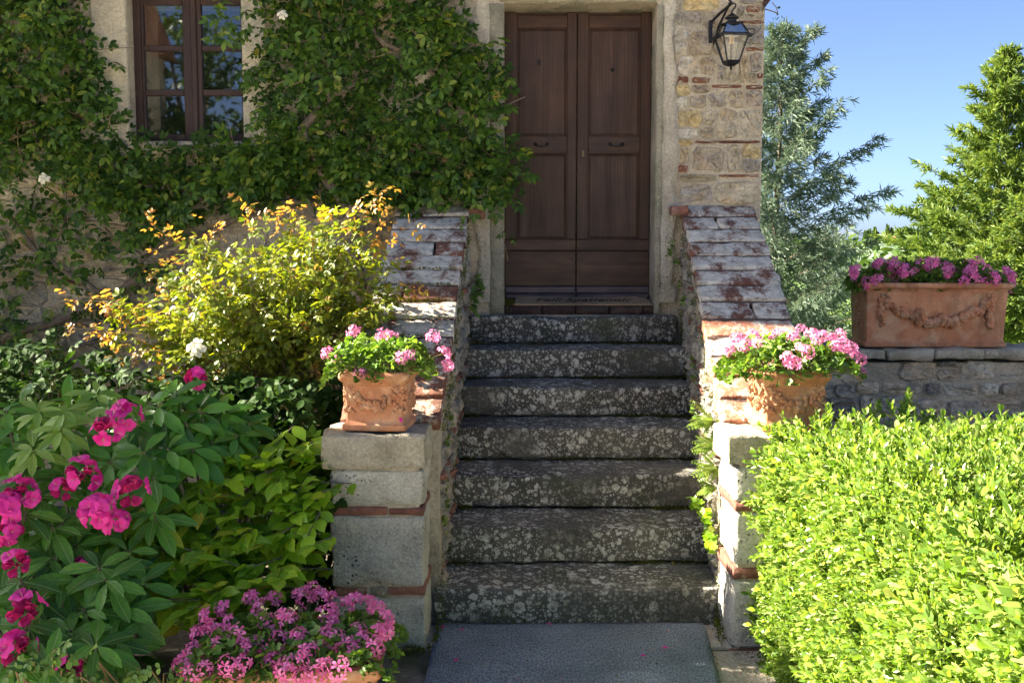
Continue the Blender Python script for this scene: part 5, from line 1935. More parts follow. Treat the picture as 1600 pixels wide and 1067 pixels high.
# ================================================================== ROSE BUSH
def build_rose_bush():
    base = Vector((-1.15, 5.45, 0.0))
    t = thing('rose_bush', 'sunlit yellow green rose bush with reddish shoot tips beside the left parapet', 'shrub', base)
    rg = np.random.default_rng(88)
    Yc = 5.42
    outline = [(95, 462), (160, 470), (200, 500), (240, 470), (235, 350), (300, 372), (330, 350), (372, 312), (400, 330), (440, 345), (470, 335), (520, 312), (600, 292), (585, 330), (575, 360), (605, 395), (640, 425), (612, 450), (600, 510), (560, 560), (520, 600), (485, 610), (430, 570), (360, 580), (290, 600), (250, 590), (240, 550), (190, 560), (150, 530), (130, 500)]
    core = [(240, 470), (260, 390), (340, 360), (430, 350), (520, 325), (580, 365), (615, 410), (625, 450), (600, 505), (550, 550), (480, 585), (400, 565), (330, 575), (270, 560), (235, 520)]
    tips = [(130, 470), (170, 482), (150, 520), (190, 505), (215, 470), (200, 540), (260, 590), (285, 560), (225, 500), (92, 462), (112, 515), (235, 350), (232, 430), (245, 395), (366, 308), (385, 320), (440, 328), (320, 340), (500, 300), (605, 288), (560, 312), (650, 350), (655, 440), (640, 455), (245, 585), (300, 598), (480, 615), (500, 580), (520, 600), (610, 340), (590, 310), (210, 545), (180, 555), (350, 585), (420, 590), (160, 470), (460, 330)]
    canes = []
    root = np.array([-1.12, 5.45, 0.05])
    q = poly_pts(core, 115, rg)
    ends = [(p[0], p[1], Yc + rg.uniform(-0.40, 0.34)) for p in q] + [(a, b, Yc + rg.uniform(-0.25, 0.25)) for a, b in tips]
    mb = MB()
    P5 = compound_t(5, 0.46, droop=0.3)
    pos, dd, nn, ss, yg = [], [], [], [], []
    hub = np.array(at(470, 620, Yc))
    for i, e in enumerate(ends):
        E = np.array(at(*e))
        st = hub + rg.normal(0, 0.10, 3) * np.array([1.6, 0.8, 0.5])
        mid = st * 0.45 + E * 0.55 + np.array([rg.normal(0, 0.04), rg.normal(0, 0.05), 0.10 + 0.10 * abs(E[0] - st[0])])
        ts = np.linspace(0, 1, 12)[:, None]
        C = (1 - ts) ** 2 * st + 2 * ts * (1 - ts) * mid + ts ** 2 * E
        mb.tube(C, list(np.linspace(0.005, 0.0015, 12)), 4, cap=False)
        tip = i >= len(q)
        L = np.linalg.norm(E - st)
        nl = int(8 + L * 16)
        for k in range(nl):
            u = rg.uniform(0.30, 1.0) if not tip else rg.uniform(0.35, 1.0)
            p = (1 - u) ** 2 * st + 2 * u * (1 - u) * mid + u * u * E
            tg = nrm(2 * (1 - u) * (mid - st) + 2 * u * (E - mid))
            d = nrm(tg * 0.6 + rg.normal(0, 0.75, 3) + np.array([0, 0, -0.35]))
            pos.append(p + d * 0.01)
            dd.append(d)
            nn.append(nrm(np.array([-0.25, -0.25, 1.0]) + rg.normal(0, 0.45, 3)))
            ss.append(rg.uniform(0.075, 0.125) * (0.8 if u > 0.85 else 1.0))
            yg.append((tip and u > 0.80) or (u > 0.93 and rg.random() < 0.30))
    root_mb = MB()
    for k in range(7):
        a = root + rg.normal(0, 0.05, 3) * np.array([1, 1, 0])
        b = hub + rg.normal(0, 0.10, 3) * np.array([1.5, 0.8, 0.4])
        root_mb.tube([a, (a + b) / 2 + rg.normal(0, 0.05, 3), b], [0.012, 0.010, 0.006], 6)
    root_mb.build('stem', M['bark'], t, True)
    mb.build('canes', M['cane'], t)['kind'] = 'stuff'
    pos, dd, nn, ss, yg = map(np.array, (pos, dd, nn, ss, yg))
    o = cloud('foliage', P5, pos[~yg], dd[~yg], nn[~yg], ss[~yg], M['rose'], t)
    o['kind'] = 'stuff'
    o = cloud('young_foliage', P5, pos[yg], dd[yg], nn[yg], ss[yg] * 0.8, M['young'], t)
    o['kind'] = 'stuff'
    single(WHITE, 'blossom', at(306, 543, Yc - 0.45), (1, 0, 0.3), (0.1, -0.9, 0.4), 0.8, t)


build_rose_bush()


# ================================================================== RHODODENDRON
def truss_mesh(seed, nf=9, open_=1.0):
    rg = np.random.default_rng(seed)
    V, F, mi, k0 = [], [], [], 0

    def add(vf, m):
        nonlocal k0
        V.append(vf[0])
        F.append(vf[1] + k0)
        mi.extend([m] * len(vf[1]))
        k0 += len(vf[0])
    for i in range(nf):
        a = i * 2.4 + rg.uniform(-0.2, 0.2)
        el = rg.uniform(-0.35, 0.7) if i > 2 else rg.uniform(0.8, 1.4)
        d = np.array([math.cos(a) * math.cos(el), math.sin(a) * math.cos(el), math.sin(el)])
        c = d * 0.052 * rg.uniform(0.8, 1.25)
        x, y, z = frames(d[None], np.array([[0.1, 0.2, 1.0]]))
        x, z = x[0], z[0]
        if rg.random() < open_:
            for p in range(5):
                an = 2 * math.pi * p / 5 + rg.normal() * 0.1
                dp = x * math.cos(an) + z * math.sin(an) + d * 0.42
                add(place_t(PETAL_R, c, dp + rg.normal(0, 0.07, 3), d - (x * math.cos(an) + z * math.sin(an)) * 0.3 + rg.normal(0, 0.08, 3), 0.044 * rg.uniform(0.9, 1.15)), 0)
            for p in range(4):
                e = c + d * 0.04 + rg.normal(0, 0.008, 3)
                w = x * 0.0012
                V.append(np.array([c - w, c + w, e]))
                F.append(np.array([[0, 1, 2]]) + k0)
                mi.append(2)
                k0 += 3
        else:
            for p in range(4):
                an = 2 * math.pi * p / 4
                dp = (x * math.cos(an) + z * math.sin(an)) * 0.28 + d
                add(place_t(PETAL_W, d * 0.015, dp, (x * math.cos(an) + z * math.sin(an)), 0.055 * rg.uniform(0.8, 1.1)), 1)
    me = tri_mesh('flower_truss', np.vstack(V), np.vstack(F), True, mi)
    for m in ('magenta', 'bud', 'stamen'):
        me.materials.append(M[m])
    return me


TRUSS = [truss_mesh(1, 8, 0.8), truss_mesh(2, 8, 0.75), truss_mesh(3, 9, 0.55), truss_mesh(4, 9, 0.15)]


def whorl_leaves(c, axis, n, L, rg, up=0.25):
    """ring of leaves round a shoot tip"""
    x, y, z = frames(axis[None], np.array([[0.3, 0.4, 0.9]]))
    x, z = x[0], z[0]
    out = []
    a0 = rg.uniform(0, 6.28)
    for k in range(n):
        a = a0 + k * 2.4
        rad = x * math.cos(a) + z * math.sin(a)
        tier = k / n
        d = nrm(rad + axis * (up - 0.55 * tier) + np.array([0, 0, -0.12]) + rg.normal(0, 0.08, 3))
        nn = nrm(axis - rad * 0.1 + rg.normal(0, 0.1, 3))
        out.append((c - axis * 0.05 * tier + rad * 0.006, d, nn, L * rg.uniform(0.75, 1.1) * (0.75 + 0.35 * tier)))
    return out


def build_rhodo():
    base = Vector((-1.95, 4.35, 0))
    t = thing('rhododendron', 'rhododendron with magenta flower trusses and long dark leaves at the left edge', 'shrub', base)
    rg = np.random.default_rng(99)
    me = shared('leaf', LEAF_BIG, M['rhodo_v'])
    mey = shared('leaf', LEAF_BIG, M['rhodo_young_v'])
    shoots = []   # px, py, Y, young
    young = [(100, 640, 4.1), (95, 668, 4.0), (52, 698, 3.95), (60, 640, 4.2), (170, 632, 4.25), (150, 612, 4.4)]
    dark = [(215, 655, 4.2), (245, 635, 4.3), (270, 615, 4.4), (225, 705, 4.05), (262, 700, 4.1), (240, 745, 4.0), (290, 660, 4.3), (310, 640, 4.4), (345, 650, 4.5), (20, 745, 3.9), (80, 820, 3.8), (85, 870, 3.75), (40, 800, 3.75), (170, 720, 4.05), (20, 690, 4.05), (10, 640, 4.3), (30, 905, 3.6), (60, 930, 3.65),
            (155, 885, 3.7), (165, 905, 3.65), (150, 1005, 3.4), (110, 985, 3.5), (180, 1000, 3.55), (190, 950, 3.65), (45, 975, 3.45), (20, 1020, 3.35), (75, 1040, 3.3), (130, 950, 3.6), (100, 905, 3.7), (200, 860, 3.85), (120, 850, 3.85), (10, 860, 3.7), (60, 770, 3.9), (130, 700, 4.1), (150, 770, 3.95), (240, 800, 3.95), (300, 700, 4.2), (330, 690, 4.3), (370, 680, 4.4), (-20, 940, 3.5), (-15, 780, 3.8), (-20, 700, 4.1), (220, 910, 3.8), (350, 640, 4.5), (390, 660, 4.5), (250, 660, 4.4), (190, 760, 4.2), (100, 740, 4.1), (30, 840, 4.0), (160, 820, 4.0)]
    L = []
    for px, py, Y in young:
        c = np.array(at(px, py, Y))
        for w in whorl_leaves(c, nrm(np.array([rg.normal(0, 0.2), -0.55, 1.0])), 10, 0.135, rg):
            L.append((*w, 1))
    stems = MB()
    for px, py, Y in dark:
        c = np.array(at(px, py, Y))
        ax = nrm(np.array([rg.normal(0, 0.3), -0.7 + rg.normal(0, 0.2), 0.9]))
        for w in whorl_leaves(c, ax, 11, 0.16, rg):
            L.append((*w, 0))
        stems.tube([c, c - ax * 0.12, c - ax * 0.2 + np.array([0, 0.1, -0.15]), np.array([base.x + rg.normal(0, 0.15), base.y, 0.0])], [0.004, 0.006, 0.008, 0.016], 5, cap=False)
    stems.build('stem', M['bark'], t, True)
    L.sort(key=lambda q: q[0][1])
    for q in L[:300]:
        single(mey if q[4] else me, 'leaf', q[0], q[1], q[2], q[3], t)
    rest = L[300:]
    for fl, nm in ((0, 'leaf_mass'), (1, 'new_leaf_mass')):
        r = [q for q in rest if q[4] == fl]
        if r:
            o = cloud(nm, LEAF_BIG, np.array([q[0] for q in r]), np.array([q[1] for q in r]), np.array([q[2] for q in r]), np.array([q[3] for q in r]), M['rhodo_young' if fl else 'rhodo'], t)
            o['kind'] = 'stuff'
    # leaves filling the depth of the bush
    n = 700
    q = poly_pts([(-80, 640), (120, 620), (280, 640), (400, 690), (330, 760), (260, 900), (230, 1010), (200, 1120), (-80, 1120)], n, rg)
    pos = at_many(q, np.interp(q[:, 1], [600, 1067], [4.6, 3.75]) + rg.uniform(0, 0.35, n))
    o = cloud('inner_foliage', LEAF_BIG, pos, np.column_stack([rg.normal(0, 1, n), rg.normal(-0.4, 0.6, n), rg.normal(-0.2, 0.5, n)]), np.column_stack([rg.normal(0, 0.4, n), rg.normal(-0.5, 0.4, n), np.full(n, 0.9)]), rg.uniform(0.11, 0.17, n), M['rhodo'], t)
    o['kind'] = 'stuff'
    for k, (px, py, Y, v, s) in enumerate([(168, 672, 3.92, 0, 1.0), (200, 650, 4.05, 1, 0.95), (131, 742, 3.85, 0, 1.05), (205, 768, 3.80, 2, 1.05), (150, 800, 3.72, 1, 1.0), (180, 815, 3.75, 1, 0.8), (35, 772, 3.78, 0, 1.05), (8, 800, 3.70, 1, 1.05), (12, 830, 3.68, 0, 0.9), (28, 882, 3.55, 3, 0.8), (42, 955, 3.45, 3, 1.0), (25, 1015, 3.35, 2, 1.0), (110, 1045, 3.35, 3, 0.8), (305, 592, 4.5, 3, 0.8), (100, 765, 3.85, 3, 0.75), (133, 885, 3.8, 3, 0.7)]):
        ax = nrm(np.array([rg.normal(0, 0.15), -0.75, 0.75]))
        single(TRUSS[v], 'flower_truss', at(px, py, Y), np.cross(ax, rg.normal(size=3)), ax, s * 0.9, t)


build_rhodo()


# ================================================================== GLOSSY OVAL LEAVED SHRUB
def build_glossy():
    base = Vector((-1.35, 4.4, 0))
    t = thing('glossy_shrub', 'bushy shrub with bright oval glossy leaves between rhododendron and left pillar', 'shrub', base)
    rg = np.random.default_rng(111)
    me = shared('leaf', LEAF_OVAL, M['glossy_v'])
    poly = [(130, 810), (220, 785), (280, 740), (330, 690), (420, 690), (495, 690), (512, 760), (505, 850), (470, 900), (400, 940), (340, 965), (270, 960), (200, 940), (190, 880), (150, 850)]
    L = []
    stems = MB()
    q = poly_pts(poly, 190, rg)
    for k in range(len(q)):
        depth = abs(rg.normal(0, 0.16))
        Y = np.interp(q[k, 1], [690, 960], [4.35, 3.72]) + depth
        c = np.array(at(q[k, 0], q[k, 1], Y))
        ax = nrm(np.array([rg.normal(-0.1, 0.7), rg.normal(-0.75, 0.3), rg.normal(0.2, 0.35)]))
        st = c - ax * 0.14
        stems.tube([st, c], [0.0035, 0.002], 4, cap=False)
        if k % 3 == 0:
            stems.tube([st, (st + np.array([base.x + rg.normal(0, 0.1), base.y + 0.1, 0.25])) / 2 + rg.normal(0, 0.04, 3), (base.x + rg.normal(0, 0.05), base.y + 0.1, 0.0)], [0.004, 0.007, 0.012], 5, cap=False)
        for j in range(7):
            u = j / 6
            p = st + (c - st) * u
            sg = 1 if j % 2 else -1
            side = nrm(np.cross(ax, np.array([0, 0, 1.0])))
            d = nrm(side * sg * (0.95 - 0.6 * u) + ax * (0.45 + 0.5 * u) + np.array([0, -0.15, -0.15]) + rg.normal(0, 0.24, 3))
            nn = nrm(np.array([rg.normal(-0.15, 0.3), -0.30, 1.0]) + rg.normal(0, 0.18, 3))
            L.append((p, d, nn, rg.uniform(0.085, 0.125), depth))
    stems.build('stem', M['bark'], t)
    L.sort(key=lambda w: w[4])
    for w in L[:300]:
        single(me, 'leaf', w[0], w[1], w[2], w[3], t)
    r = L[300:]
    o = cloud('leaf_mass', LEAF_OVAL, np.array([w[0] for w in r]), np.array([w[1] for w in r]), np.array([w[2] for w in r]), np.array([w[3] for w in r]), M['glossy'], t)
    o['kind'] = 'stuff'


build_glossy()


# ================================================================== DARK UNDERGROWTH AT THE FOOT OF THE WALL
def undergrowth(label, poly, n, Y0, Y1, size, m, seed, base):
    t = thing('ivy_undergrowth', label, 'undergrowth', base)
    rg = np.random.default_rng(seed)
    q = poly_pts(poly, n, rg)
    h = fbm(np.column_stack([q / 45.0, np.full(n, seed)]), 3, 3)
    keep = h > -0.45
    q, h = q[keep], h[keep]
    n = len(q)
    pos = at_many(q, Y1 - (Y1 - Y0) * np.clip(h * 0.5 + 0.5, 0, 1) - rg.uniform(0, 0.12, n))
    C5 = compound_t(5, 0.6)
    o = cloud('foliage', C5, pos, np.column_stack([rg.normal(0, 0.8, n), rg.uniform(-1, 0.1, n), rg.normal(-0.2, 0.5, n)]), np.column_stack([rg.normal(0, 0.35, n), rg.uniform(-0.9, -0.1, n), rg.uniform(0.4, 1.2, n)]), rg.uniform(0.7, 1.2, n) * size, m, t)
    o['kind'] = 'stuff'
    mb = MB()
    for k in range(60):
        p = pos[rg.integers(n)]
        mb.tube([p, (p[0] + rg.normal(0, 0.05), p[1] + 0.05, p[2] - 0.1), (p[0] + rg.normal(0, 0.1), p[1] + 0.1, max(0.0, p[2] - 0.3))], 0.003, 4, cap=False)
    mb.build('stems', M['cane'], t)['kind'] = 'stuff'


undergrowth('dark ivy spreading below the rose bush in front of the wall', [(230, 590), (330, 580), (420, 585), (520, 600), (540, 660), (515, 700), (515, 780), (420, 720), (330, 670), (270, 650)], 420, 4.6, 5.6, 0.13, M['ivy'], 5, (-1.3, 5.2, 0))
undergrowth('dark leaves added to darken the gap between the glossy shrub and the left pillar', [(440, 690), (520, 690), (532, 800), (530, 960), (500, 985), (440, 940), (430, 800)], 230, 4.45, 4.95, 0.13, M['ivy'], 8, (-1.0, 4.7, 0))  # added to hide the sunlit wall behind with dark leaves
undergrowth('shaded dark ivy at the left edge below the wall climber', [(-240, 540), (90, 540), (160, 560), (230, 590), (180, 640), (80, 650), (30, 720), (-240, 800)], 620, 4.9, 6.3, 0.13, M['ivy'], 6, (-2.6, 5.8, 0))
undergrowth('low light green weeds growing below the rhododendron', [(0, 1025), (80, 1000), (170, 1030), (260, 1040), (270, 1090), (0, 1090)], 70, 3.3, 3.5, 0.07, M['gera'], 7, (-1.6, 3.4, 0))


# ================================================================== BOX HEDGE
LEAF_BOX = leaf_t(0.44, 0.14, 0.12, (0, 0.28, 0.68, 1.0), (0, 0.95, 0.92, 0))


def sprig_t(seed, n=4):
    rg = np.random.default_rng(seed)
    parts = []
    for i in range(n):
        t = 0.15 + 0.75 * i / (n - 1)
        for sg in (-1, 1):
            a = i * 1.2 + (0 if sg > 0 else math.pi)
            rad = np.array([math.cos(a), 0, math.sin(a)])
            d = rad * (0.85 - 0.4 * t) + np.array([0, 0.7 + 0.4 * t, 0])
            parts.append(place_t(LEAF_BOX, (0, t, 0), d + rg.normal(0, 0.15, 3), np.array([0, 1.0, 0]) - rad * 0.4 + rg.normal(0, 0.15, 3), 0.46 * (1.05 - 0.3 * t)))
    parts.append(place_t(LEAF_TINY, (0, 0.92, 0), (0.1, 1, 0.1), (1, 0, 0.2), 0.25))
    return join_t(parts)


def build_hedge():
    x0, x1, y0, y1, zt = 1.10, 3.4, 1.25, 4.42, 1.05
    t = thing('box_hedge', 'clipped box hedge of small bright yellow green leaves filling the right foreground', 'hedge', (2.2, 3.0, 0))
    rg = np.random.default_rng(121)

    def warp(P):
        """soft swell of the clipped surface"""
        k = fbm(P * 1.7, 9, 3)
        return k
    # solid inner body, coloured dark for the shade between the leaves
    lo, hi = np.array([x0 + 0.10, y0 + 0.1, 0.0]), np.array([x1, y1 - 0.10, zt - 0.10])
    stone_block('dark_hedge_core', tuple(lo), tuple(hi), M['box_in'], t, 0.12, 0.05, 0.14, 5, freq=2.5, nmax=20)
    sprigs = []
    # top
    def surf(n, fn):
        P, Nn = fn(n)
        sprigs.append((P, Nn))
    def top(n):
        x = rg.uniform(x0, min(x1, 3.0), n)
        y = rg.uniform(y0, y1, n)
        keep = x < y * 0.56 + 0.55
        x, y = x[keep], y[keep]
        n = len(x)
        e = np.minimum(np.minimum(x - x0, y1 - y), 0.30) / 0.30
        z = zt - 0.13 * (1 - e) ** 2 + 0.03 * vnoise(np.column_stack([x * 4, y * 4, 0 * x]), 2) + 0.03 * vnoise(np.column_stack([x * 11, y * 11, 0 * x]), 6)
        nx = -(1 - e) * (x - x0 < 0.30) * 0.9
        ny = (1 - e) * (y1 - y < 0.30) * 0.9
        return np.column_stack([x, y, z]), np.column_stack([nx, ny, np.ones(n)])
    def leftf(n):
        y = rg.uniform(y0 + 0.6, y1, n)
        z = rg.uniform(0.02, zt - 0.03, n)
        x = x0 + 0.05 * vnoise(np.column_stack([y * 4, z * 4, 0 * y]), 3) - 0.03 * np.sin(z * 3.0) + 0.025 * vnoise(np.column_stack([y * 11, z * 11, 0 * y]), 7) + 0.10 * np.clip((z - zt + 0.2) / 0.2, 0, 1) ** 2
        e = np.clip((y1 - y) / 0.2, 0, 1)
        return np.column_stack([x + 0.06 * (1 - e) ** 2, y, z]), np.column_stack([-np.ones(n), (1 - e) * 0.8, np.full(n, 0.25)])
    def backf(n):
        x = rg.uniform(x0, 3.0, n)
        z = rg.uniform(0.3, zt, n)
        return np.column_stack([x, y1 + 0.03 * vnoise(np.column_stack([x * 4, z * 4, 0 * x]), 4), z]), np.column_stack([np.zeros(n), np.ones(n), np.full(n, 0.4)])
    surf(15500, top)
    surf(11500, leftf)
    surf(900, backf)
    T = [sprig_t(1), sprig_t(2), sprig_t(3, 5)]
    P = np.vstack([a for a, b in sprigs])
    Nn = nrm(np.vstack([b for a, b in sprigs]))
    n = len(P)
    depth = rg.uniform(0, 1, n) ** 1.5 * 0.07
    d = nrm(Nn + np.array([-0.12, 0, 0.35]) + rg.normal(0, 0.42, (n, 3)))
    P = P - Nn * (0.045 + depth[:, None])
    s = rg.uniform(0.036, 0.074, n)
    # a few long unclipped shoots
    long_ = rg.random(n) < 0.07
    s[long_] *= 1.7
    grp = rg.integers(0, 3, n)
    near = None
    VV, FF, k0 = [], [], 0
    for g in range(3):
        i = np.where(grp == g)[0]
        v, f = scatter(T[g], P[i], d[i], rg.normal(size=(len(i), 3)), s[i])
        VV.append(v)
        FF.append(f + k0)
        k0 += len(v)
    o = link('foliage', tri_mesh('foliage', np.vstack(VV), np.vstack(FF), True), M['box'], t)
    o['kind'] = 'stuff'
    # upright shoots that stick out along the back and left edges
    pts = [(1210, 668, 4.25), (1250, 650, 4.3), (1285, 645, 4.3), (1300, 655, 4.35), (1345, 650, 4.35), (1380, 640, 4.4), (1420, 625, 4.45), (1430, 635, 4.42), (1440, 650, 4.4), (1470, 660, 4.35), (1530, 668, 4.3), (1560, 672, 4.25), (1590, 690, 4.2), (1200, 690, 4.2), (1188, 720, 4.25), (1190, 760, 4.25), (1192, 800, 4.2), (1205, 840, 4.15), (1195, 900, 4.2), (1200, 960, 4.15), (1190, 985, 4.2), (1205, 1000, 4.1), (1215, 1040, 4.1), (1410, 640, 4.4), (1330, 655, 4.3), (1230, 660, 4.3)]
    pp = np.array([at(*q) for q in pts])
    k = np.repeat(np.arange(len(pp)), 4)
    q = pp[k] + rg.normal(0, 0.03, (len(k), 3)) - np.array([0, 0, 0.02])
    dd = nrm(np.where((pp[k, 0] < 1.2)[:, None], np.array([[-0.9, -0.1, 0.45]]), np.array([[-0.1, 0.0, 1.0]])) + rg.normal(0, 0.25, (len(k), 3)))
    o = cloud('shoot_tips', T[2], q - dd * 0.05, dd, rg.normal(size=(len(k), 3)), rg.uniform(0.06, 0.09, len(k)), M['box'], t)
    o['kind'] = 'stuff'
    mb = MB()
    for j in range(14):
        a = (rg.uniform(x0 + 0.2, 2.6), rg.uniform(1.6, 4.2), 0)
        mb.tube([a, (a[0] + rg.normal(0, 0.05), a[1], 0.4), (a[0] + rg.normal(0, 0.1), a[1], 0.8)], [0.02, 0.015, 0.008], 6)
    mb.build('stem', M['bark'], t)


build_hedge()


# ================================================================== SMALL WALL PLANTS, MOSS, PETALS
def fern_t():
    parts = []
    for i in range(9):
        t = 0.12 + 0.8 * i / 8
        for sg in (-1, 1):
            parts.append(place_t(LEAF_TINY, (0, t, -0.25 * t * t), (sg, 0.35, -0.2), (0, 0.1, 1), 0.28 * math.sin(math.pi * (0.18 + 0.78 * t)) + 0.05))
    parts.append((np.array([(-0.008, 0, 0), (0.008, 0, 0), (0, 1, -0.25)]), np.array([(0, 1, 2)])))
    return join_t(parts)


FERN = fern_t()


def fern(px, py, Y, size, label, rg, side=-1):
    c = np.array(at(px, py, Y))
    c[0] = (RX(Y) - 0.01) if side < 0 else (LX(Y) + 0.01)
    t = thing('fern', label, 'fern', c, 'ferns in the joints of the stair wall')
    n = 8
    d = nrm(np.column_stack([np.full(n, side * 0.8) + rg.normal(0, 0.3, n), rg.normal(-0.35, 0.5, n), rg.normal(0.25, 0.5, n)]))
    for k in range(n):
        me = FERN_ME
        single(me, 'frond', c, d[k], np.array([0.0, -0.3, 1.0]), size * rg.uniform(0.7, 1.1), t)


FERN_ME = shared('frond', FERN, M['fern'])
rgf = np.random.default_rng(131)
fern(1112, 655, 4.95, 0.15, 'uppermost small fern on the right stair wall beside the fourth step', rgf)
fern(1112, 695, 4.85, 0.13, 'small fern just below the topmost fern on the right stair wall', rgf)
fern(1112, 728, 4.80, 0.13, 'small fern on the right stair wall level with the right pillar cap', rgf)
fern(1108, 760, 4.82, 0.10, 'lowest small fern on the right stair wall above the nettle like plant', rgf)


def wall_plant(label, spots_, m, tpl, size, n, spread, rg, name='wall_plant'):
    c0 = np.array(at(*spots_[0]))
    t = thing(name, label, 'weed', c0)
    pos, d, nn = [], [], []
    for s in spots_:
        c = np.array(at(*s))
        pos.append(c + rg.normal(0, 1, (n, 3)) * np.array([0.4, 1.0, 1.0]) * spread)
    pos = np.vstack(pos)
    k = len(pos)
    sx = -1 if c0[0] > 0.3 else 1
    d = nrm(np.column_stack([np.full(k, 0.6 * sx), rg.normal(-0.3, 0.5, k), rg.normal(-0.1, 0.6, k)]))
    nn = np.column_stack([np.full(k, 0.4 * sx), rg.normal(-0.5, 0.2, k), np.full(k, 0.9)])
    cloud('leaves', tpl, pos, d, nn, rg.uniform(0.7, 1.3, k) * size, m, t)
    mb = MB()
    for q in range(0, k, 3):
        mb.tube([pos[q], pos[q] + np.array([-0.02 * sx, 0.02, -0.03])], 0.0015, 3, cap=False)
    mb.build('stems', M['stem'], t)['kind'] = 'stuff'


wall_plant('broad leaved green weed growing from the right stair wall beside the second step', [(1086, 785, 5.0), (1098, 798, 4.95), (1108, 815, 4.85), (1112, 835, 4.8), (1115, 858, 4.78), (1108, 845, 4.82)], M['glossy'], LOBED, 0.045, 9, 0.025, rgf)
wall_plant('feathery green weed at the top left corner of the steps by the doorway', [(738, 462, 6.85), (742, 450, 6.9), (735, 472, 6.8), (745, 440, 6.92)], M['gera'], LEAF_NARROW, 0.075, 9, 0.03, rgf)
wall_plant('small leaved green weed trailing down the left stair wall', [(722, 330 + 15, 6.7), (720, 365, 6.6), (716, 400, 6.4), (712, 480, 6.0), (708, 500, 5.9), (706, 600, 5.4), (702, 650, 5.15), (698, 690, 5.0), (698, 790, 4.85), (694, 815, 4.82), (694, 760, 4.9)], M['fern'], LOBED, 0.026, 11, 0.018, rgf)
wall_plant('sparse green weeds in the joints of the right stair wall near the top', [(1048, 395, 6.9), (1058, 410, 6.85), (1062, 450, 6.7), (1070, 470, 6.6), (1078, 485, 6.5), (1083, 560, 6.0), (1088, 590, 5.8), (1052, 380, 6.9), (1085, 640, 5.4)], M['gera'], LOBED, 0.026, 9, 0.02, rgf)


def moss(label, strips, rg):
    V0, d0 = [], []
    for (a, b, w, n) in strips:
        a, b = np.array(a), np.array(b)
        tt = rg.uniform(0, 1, n)
        p = a + (b - a) * tt[:, None] + rg.normal(0, 1, (n, 3)) * np.array(w)
        V0.append(p)
    P = np.vstack(V0)
    n = len(P)
    o = cloud('moss', LEAF_TINY, P, nrm(rg.normal(0, 0.6, (n, 3)) + np.array([0, -0.3, 0.9])), rg.normal(size=(n, 3)), rg.uniform(0.008, 0.018, n), M['moss'])
    o['kind'] = 'stuff'
    o['label'] = label
    o['category'] = 'moss'


strips = []
for i in range(6):
    y = S1Y + TREAD * (i + 1) - 0.008
    z = RISE * (i + 1) + 0.006
    a = (0.55, 0.75, 0.2, 0.62, 0.45, 0.6)[i]
    strips.append(((a, y, z), (RX(y) - 0.01, y, z), (0.01, 0.006, 0.004), 260))
    strips.append(((LX(y) + 0.01, y, z), (LX(y) + 0.10, y, z), (0.01, 0.008, 0.01), 90))
for i in range(7):
    y = S1Y + TREAD * i
    for xf, sg in ((LX, 1), (RX, -1)):
        strips.append(((xf(y) + sg * 0.004, y - 0.01, RISE * i + 0.02), (xf(y) + sg * 0.004, y + 0.02, RISE * (i + 1) + 0.05), (0.008, 0.02, 0.02), 150))
strips.append(((-0.34, 4.69, 0.02), (0.95, 4.69, 0.02), (0.01, 0.006, 0.006), 260))
strips.append(((-0.55, 4.36, 0.0), (-0.34, 4.40, 0.02), (0.02, 0.02, 0.006), 300))
strips.append(((-0.34, 4.42, 0.02), (-0.34, 4.66, 0.03), (0.01, 0.02, 0.015), 220))
strips.append(((0.94, 4.45, 0.02), (0.96, 4.68, 0.05), (0.008, 0.02, 0.03), 260))
strips.append(((1.0, 4.33, 0.0), (1.2, 4.36, 0.01), (0.03, 0.02, 0.006), 220))
for k in range(5):
    sA = SLEN * (k + 4) / 13
    yy, zz = SL0[0] + sA * math.cos(slope), SL0[1] + sA * math.sin(slope)
    strips.append(((LX(yy) - 0.45, yy, zz + 0.008), (LX(yy) - 0.03, yy, zz + 0.008), (0.01, 0.008, 0.004), 150))
for xf, sg, nn_ in ((LX, 1, 900), (RX, -1, 420)):
    for q in range(9):
        ya, yb = 4.78 + q * 0.24, 4.98 + q * 0.24
        za = SL0[1] + (ya - SL0[0]) * math.tan(slope) - 0.07 - 0.02 * (q % 3)
        strips.append(((xf(ya) + sg * 0.008, ya, za), (xf(yb) + sg * 0.008, yb, za + 0.02), (0.006, 0.04, 0.035), nn_ // 9))
strips.append(((1.0, 7.0, 1.42), (1.12, 6.98, 1.62), (0.03, 0.02, 0.05), 420))
moss('moss growing along the joints of the steps and side walls', strips, np.random.default_rng(141))

# dry bits blown onto the mat, the paving and the treads
def build_litter():
    rg = np.random.default_rng(171)
    P = [np.column_stack([rg.uniform(-0.3, 0.82, 90), rg.uniform(3.9, 4.67, 90), np.full(90, 0.040)]), np.column_stack([rg.uniform(0.86, 1.05, 40), rg.uniform(4.1, 4.65, 40), np.full(40, 0.026)])]
    for i in range(6):
        k = 26
        y = S1Y + TREAD * i + TREAD * (1 - rg.uniform(0, 0.9, k) ** 1.8) - 0.02
        P.append(np.column_stack([np.where(rg.random(k) < 0.5, RX(y) - 0.03 - rg.exponential(0.16, k), LX(y) + 0.03 + rg.exponential(0.16, k)), y, np.full(k, RISE * (i + 1) + 0.010)]))
    P = np.vstack(P)
    n = len(P)
    o = cloud('leaf_litter', LEAF_TINY, P, np.column_stack([rg.normal(size=n), rg.normal(size=n), rg.normal(0, 0.15, n)]), np.column_stack([rg.normal(0, 0.3, n), rg.normal(0, 0.3, n), np.ones(n)]), rg.uniform(0.008, 0.024, n), M['litter'])
    o['kind'] = 'stuff'
    o['label'] = 'dry leaf bits scattered on the mat and in the corners of the steps'
    o['category'] = 'leaf litter'


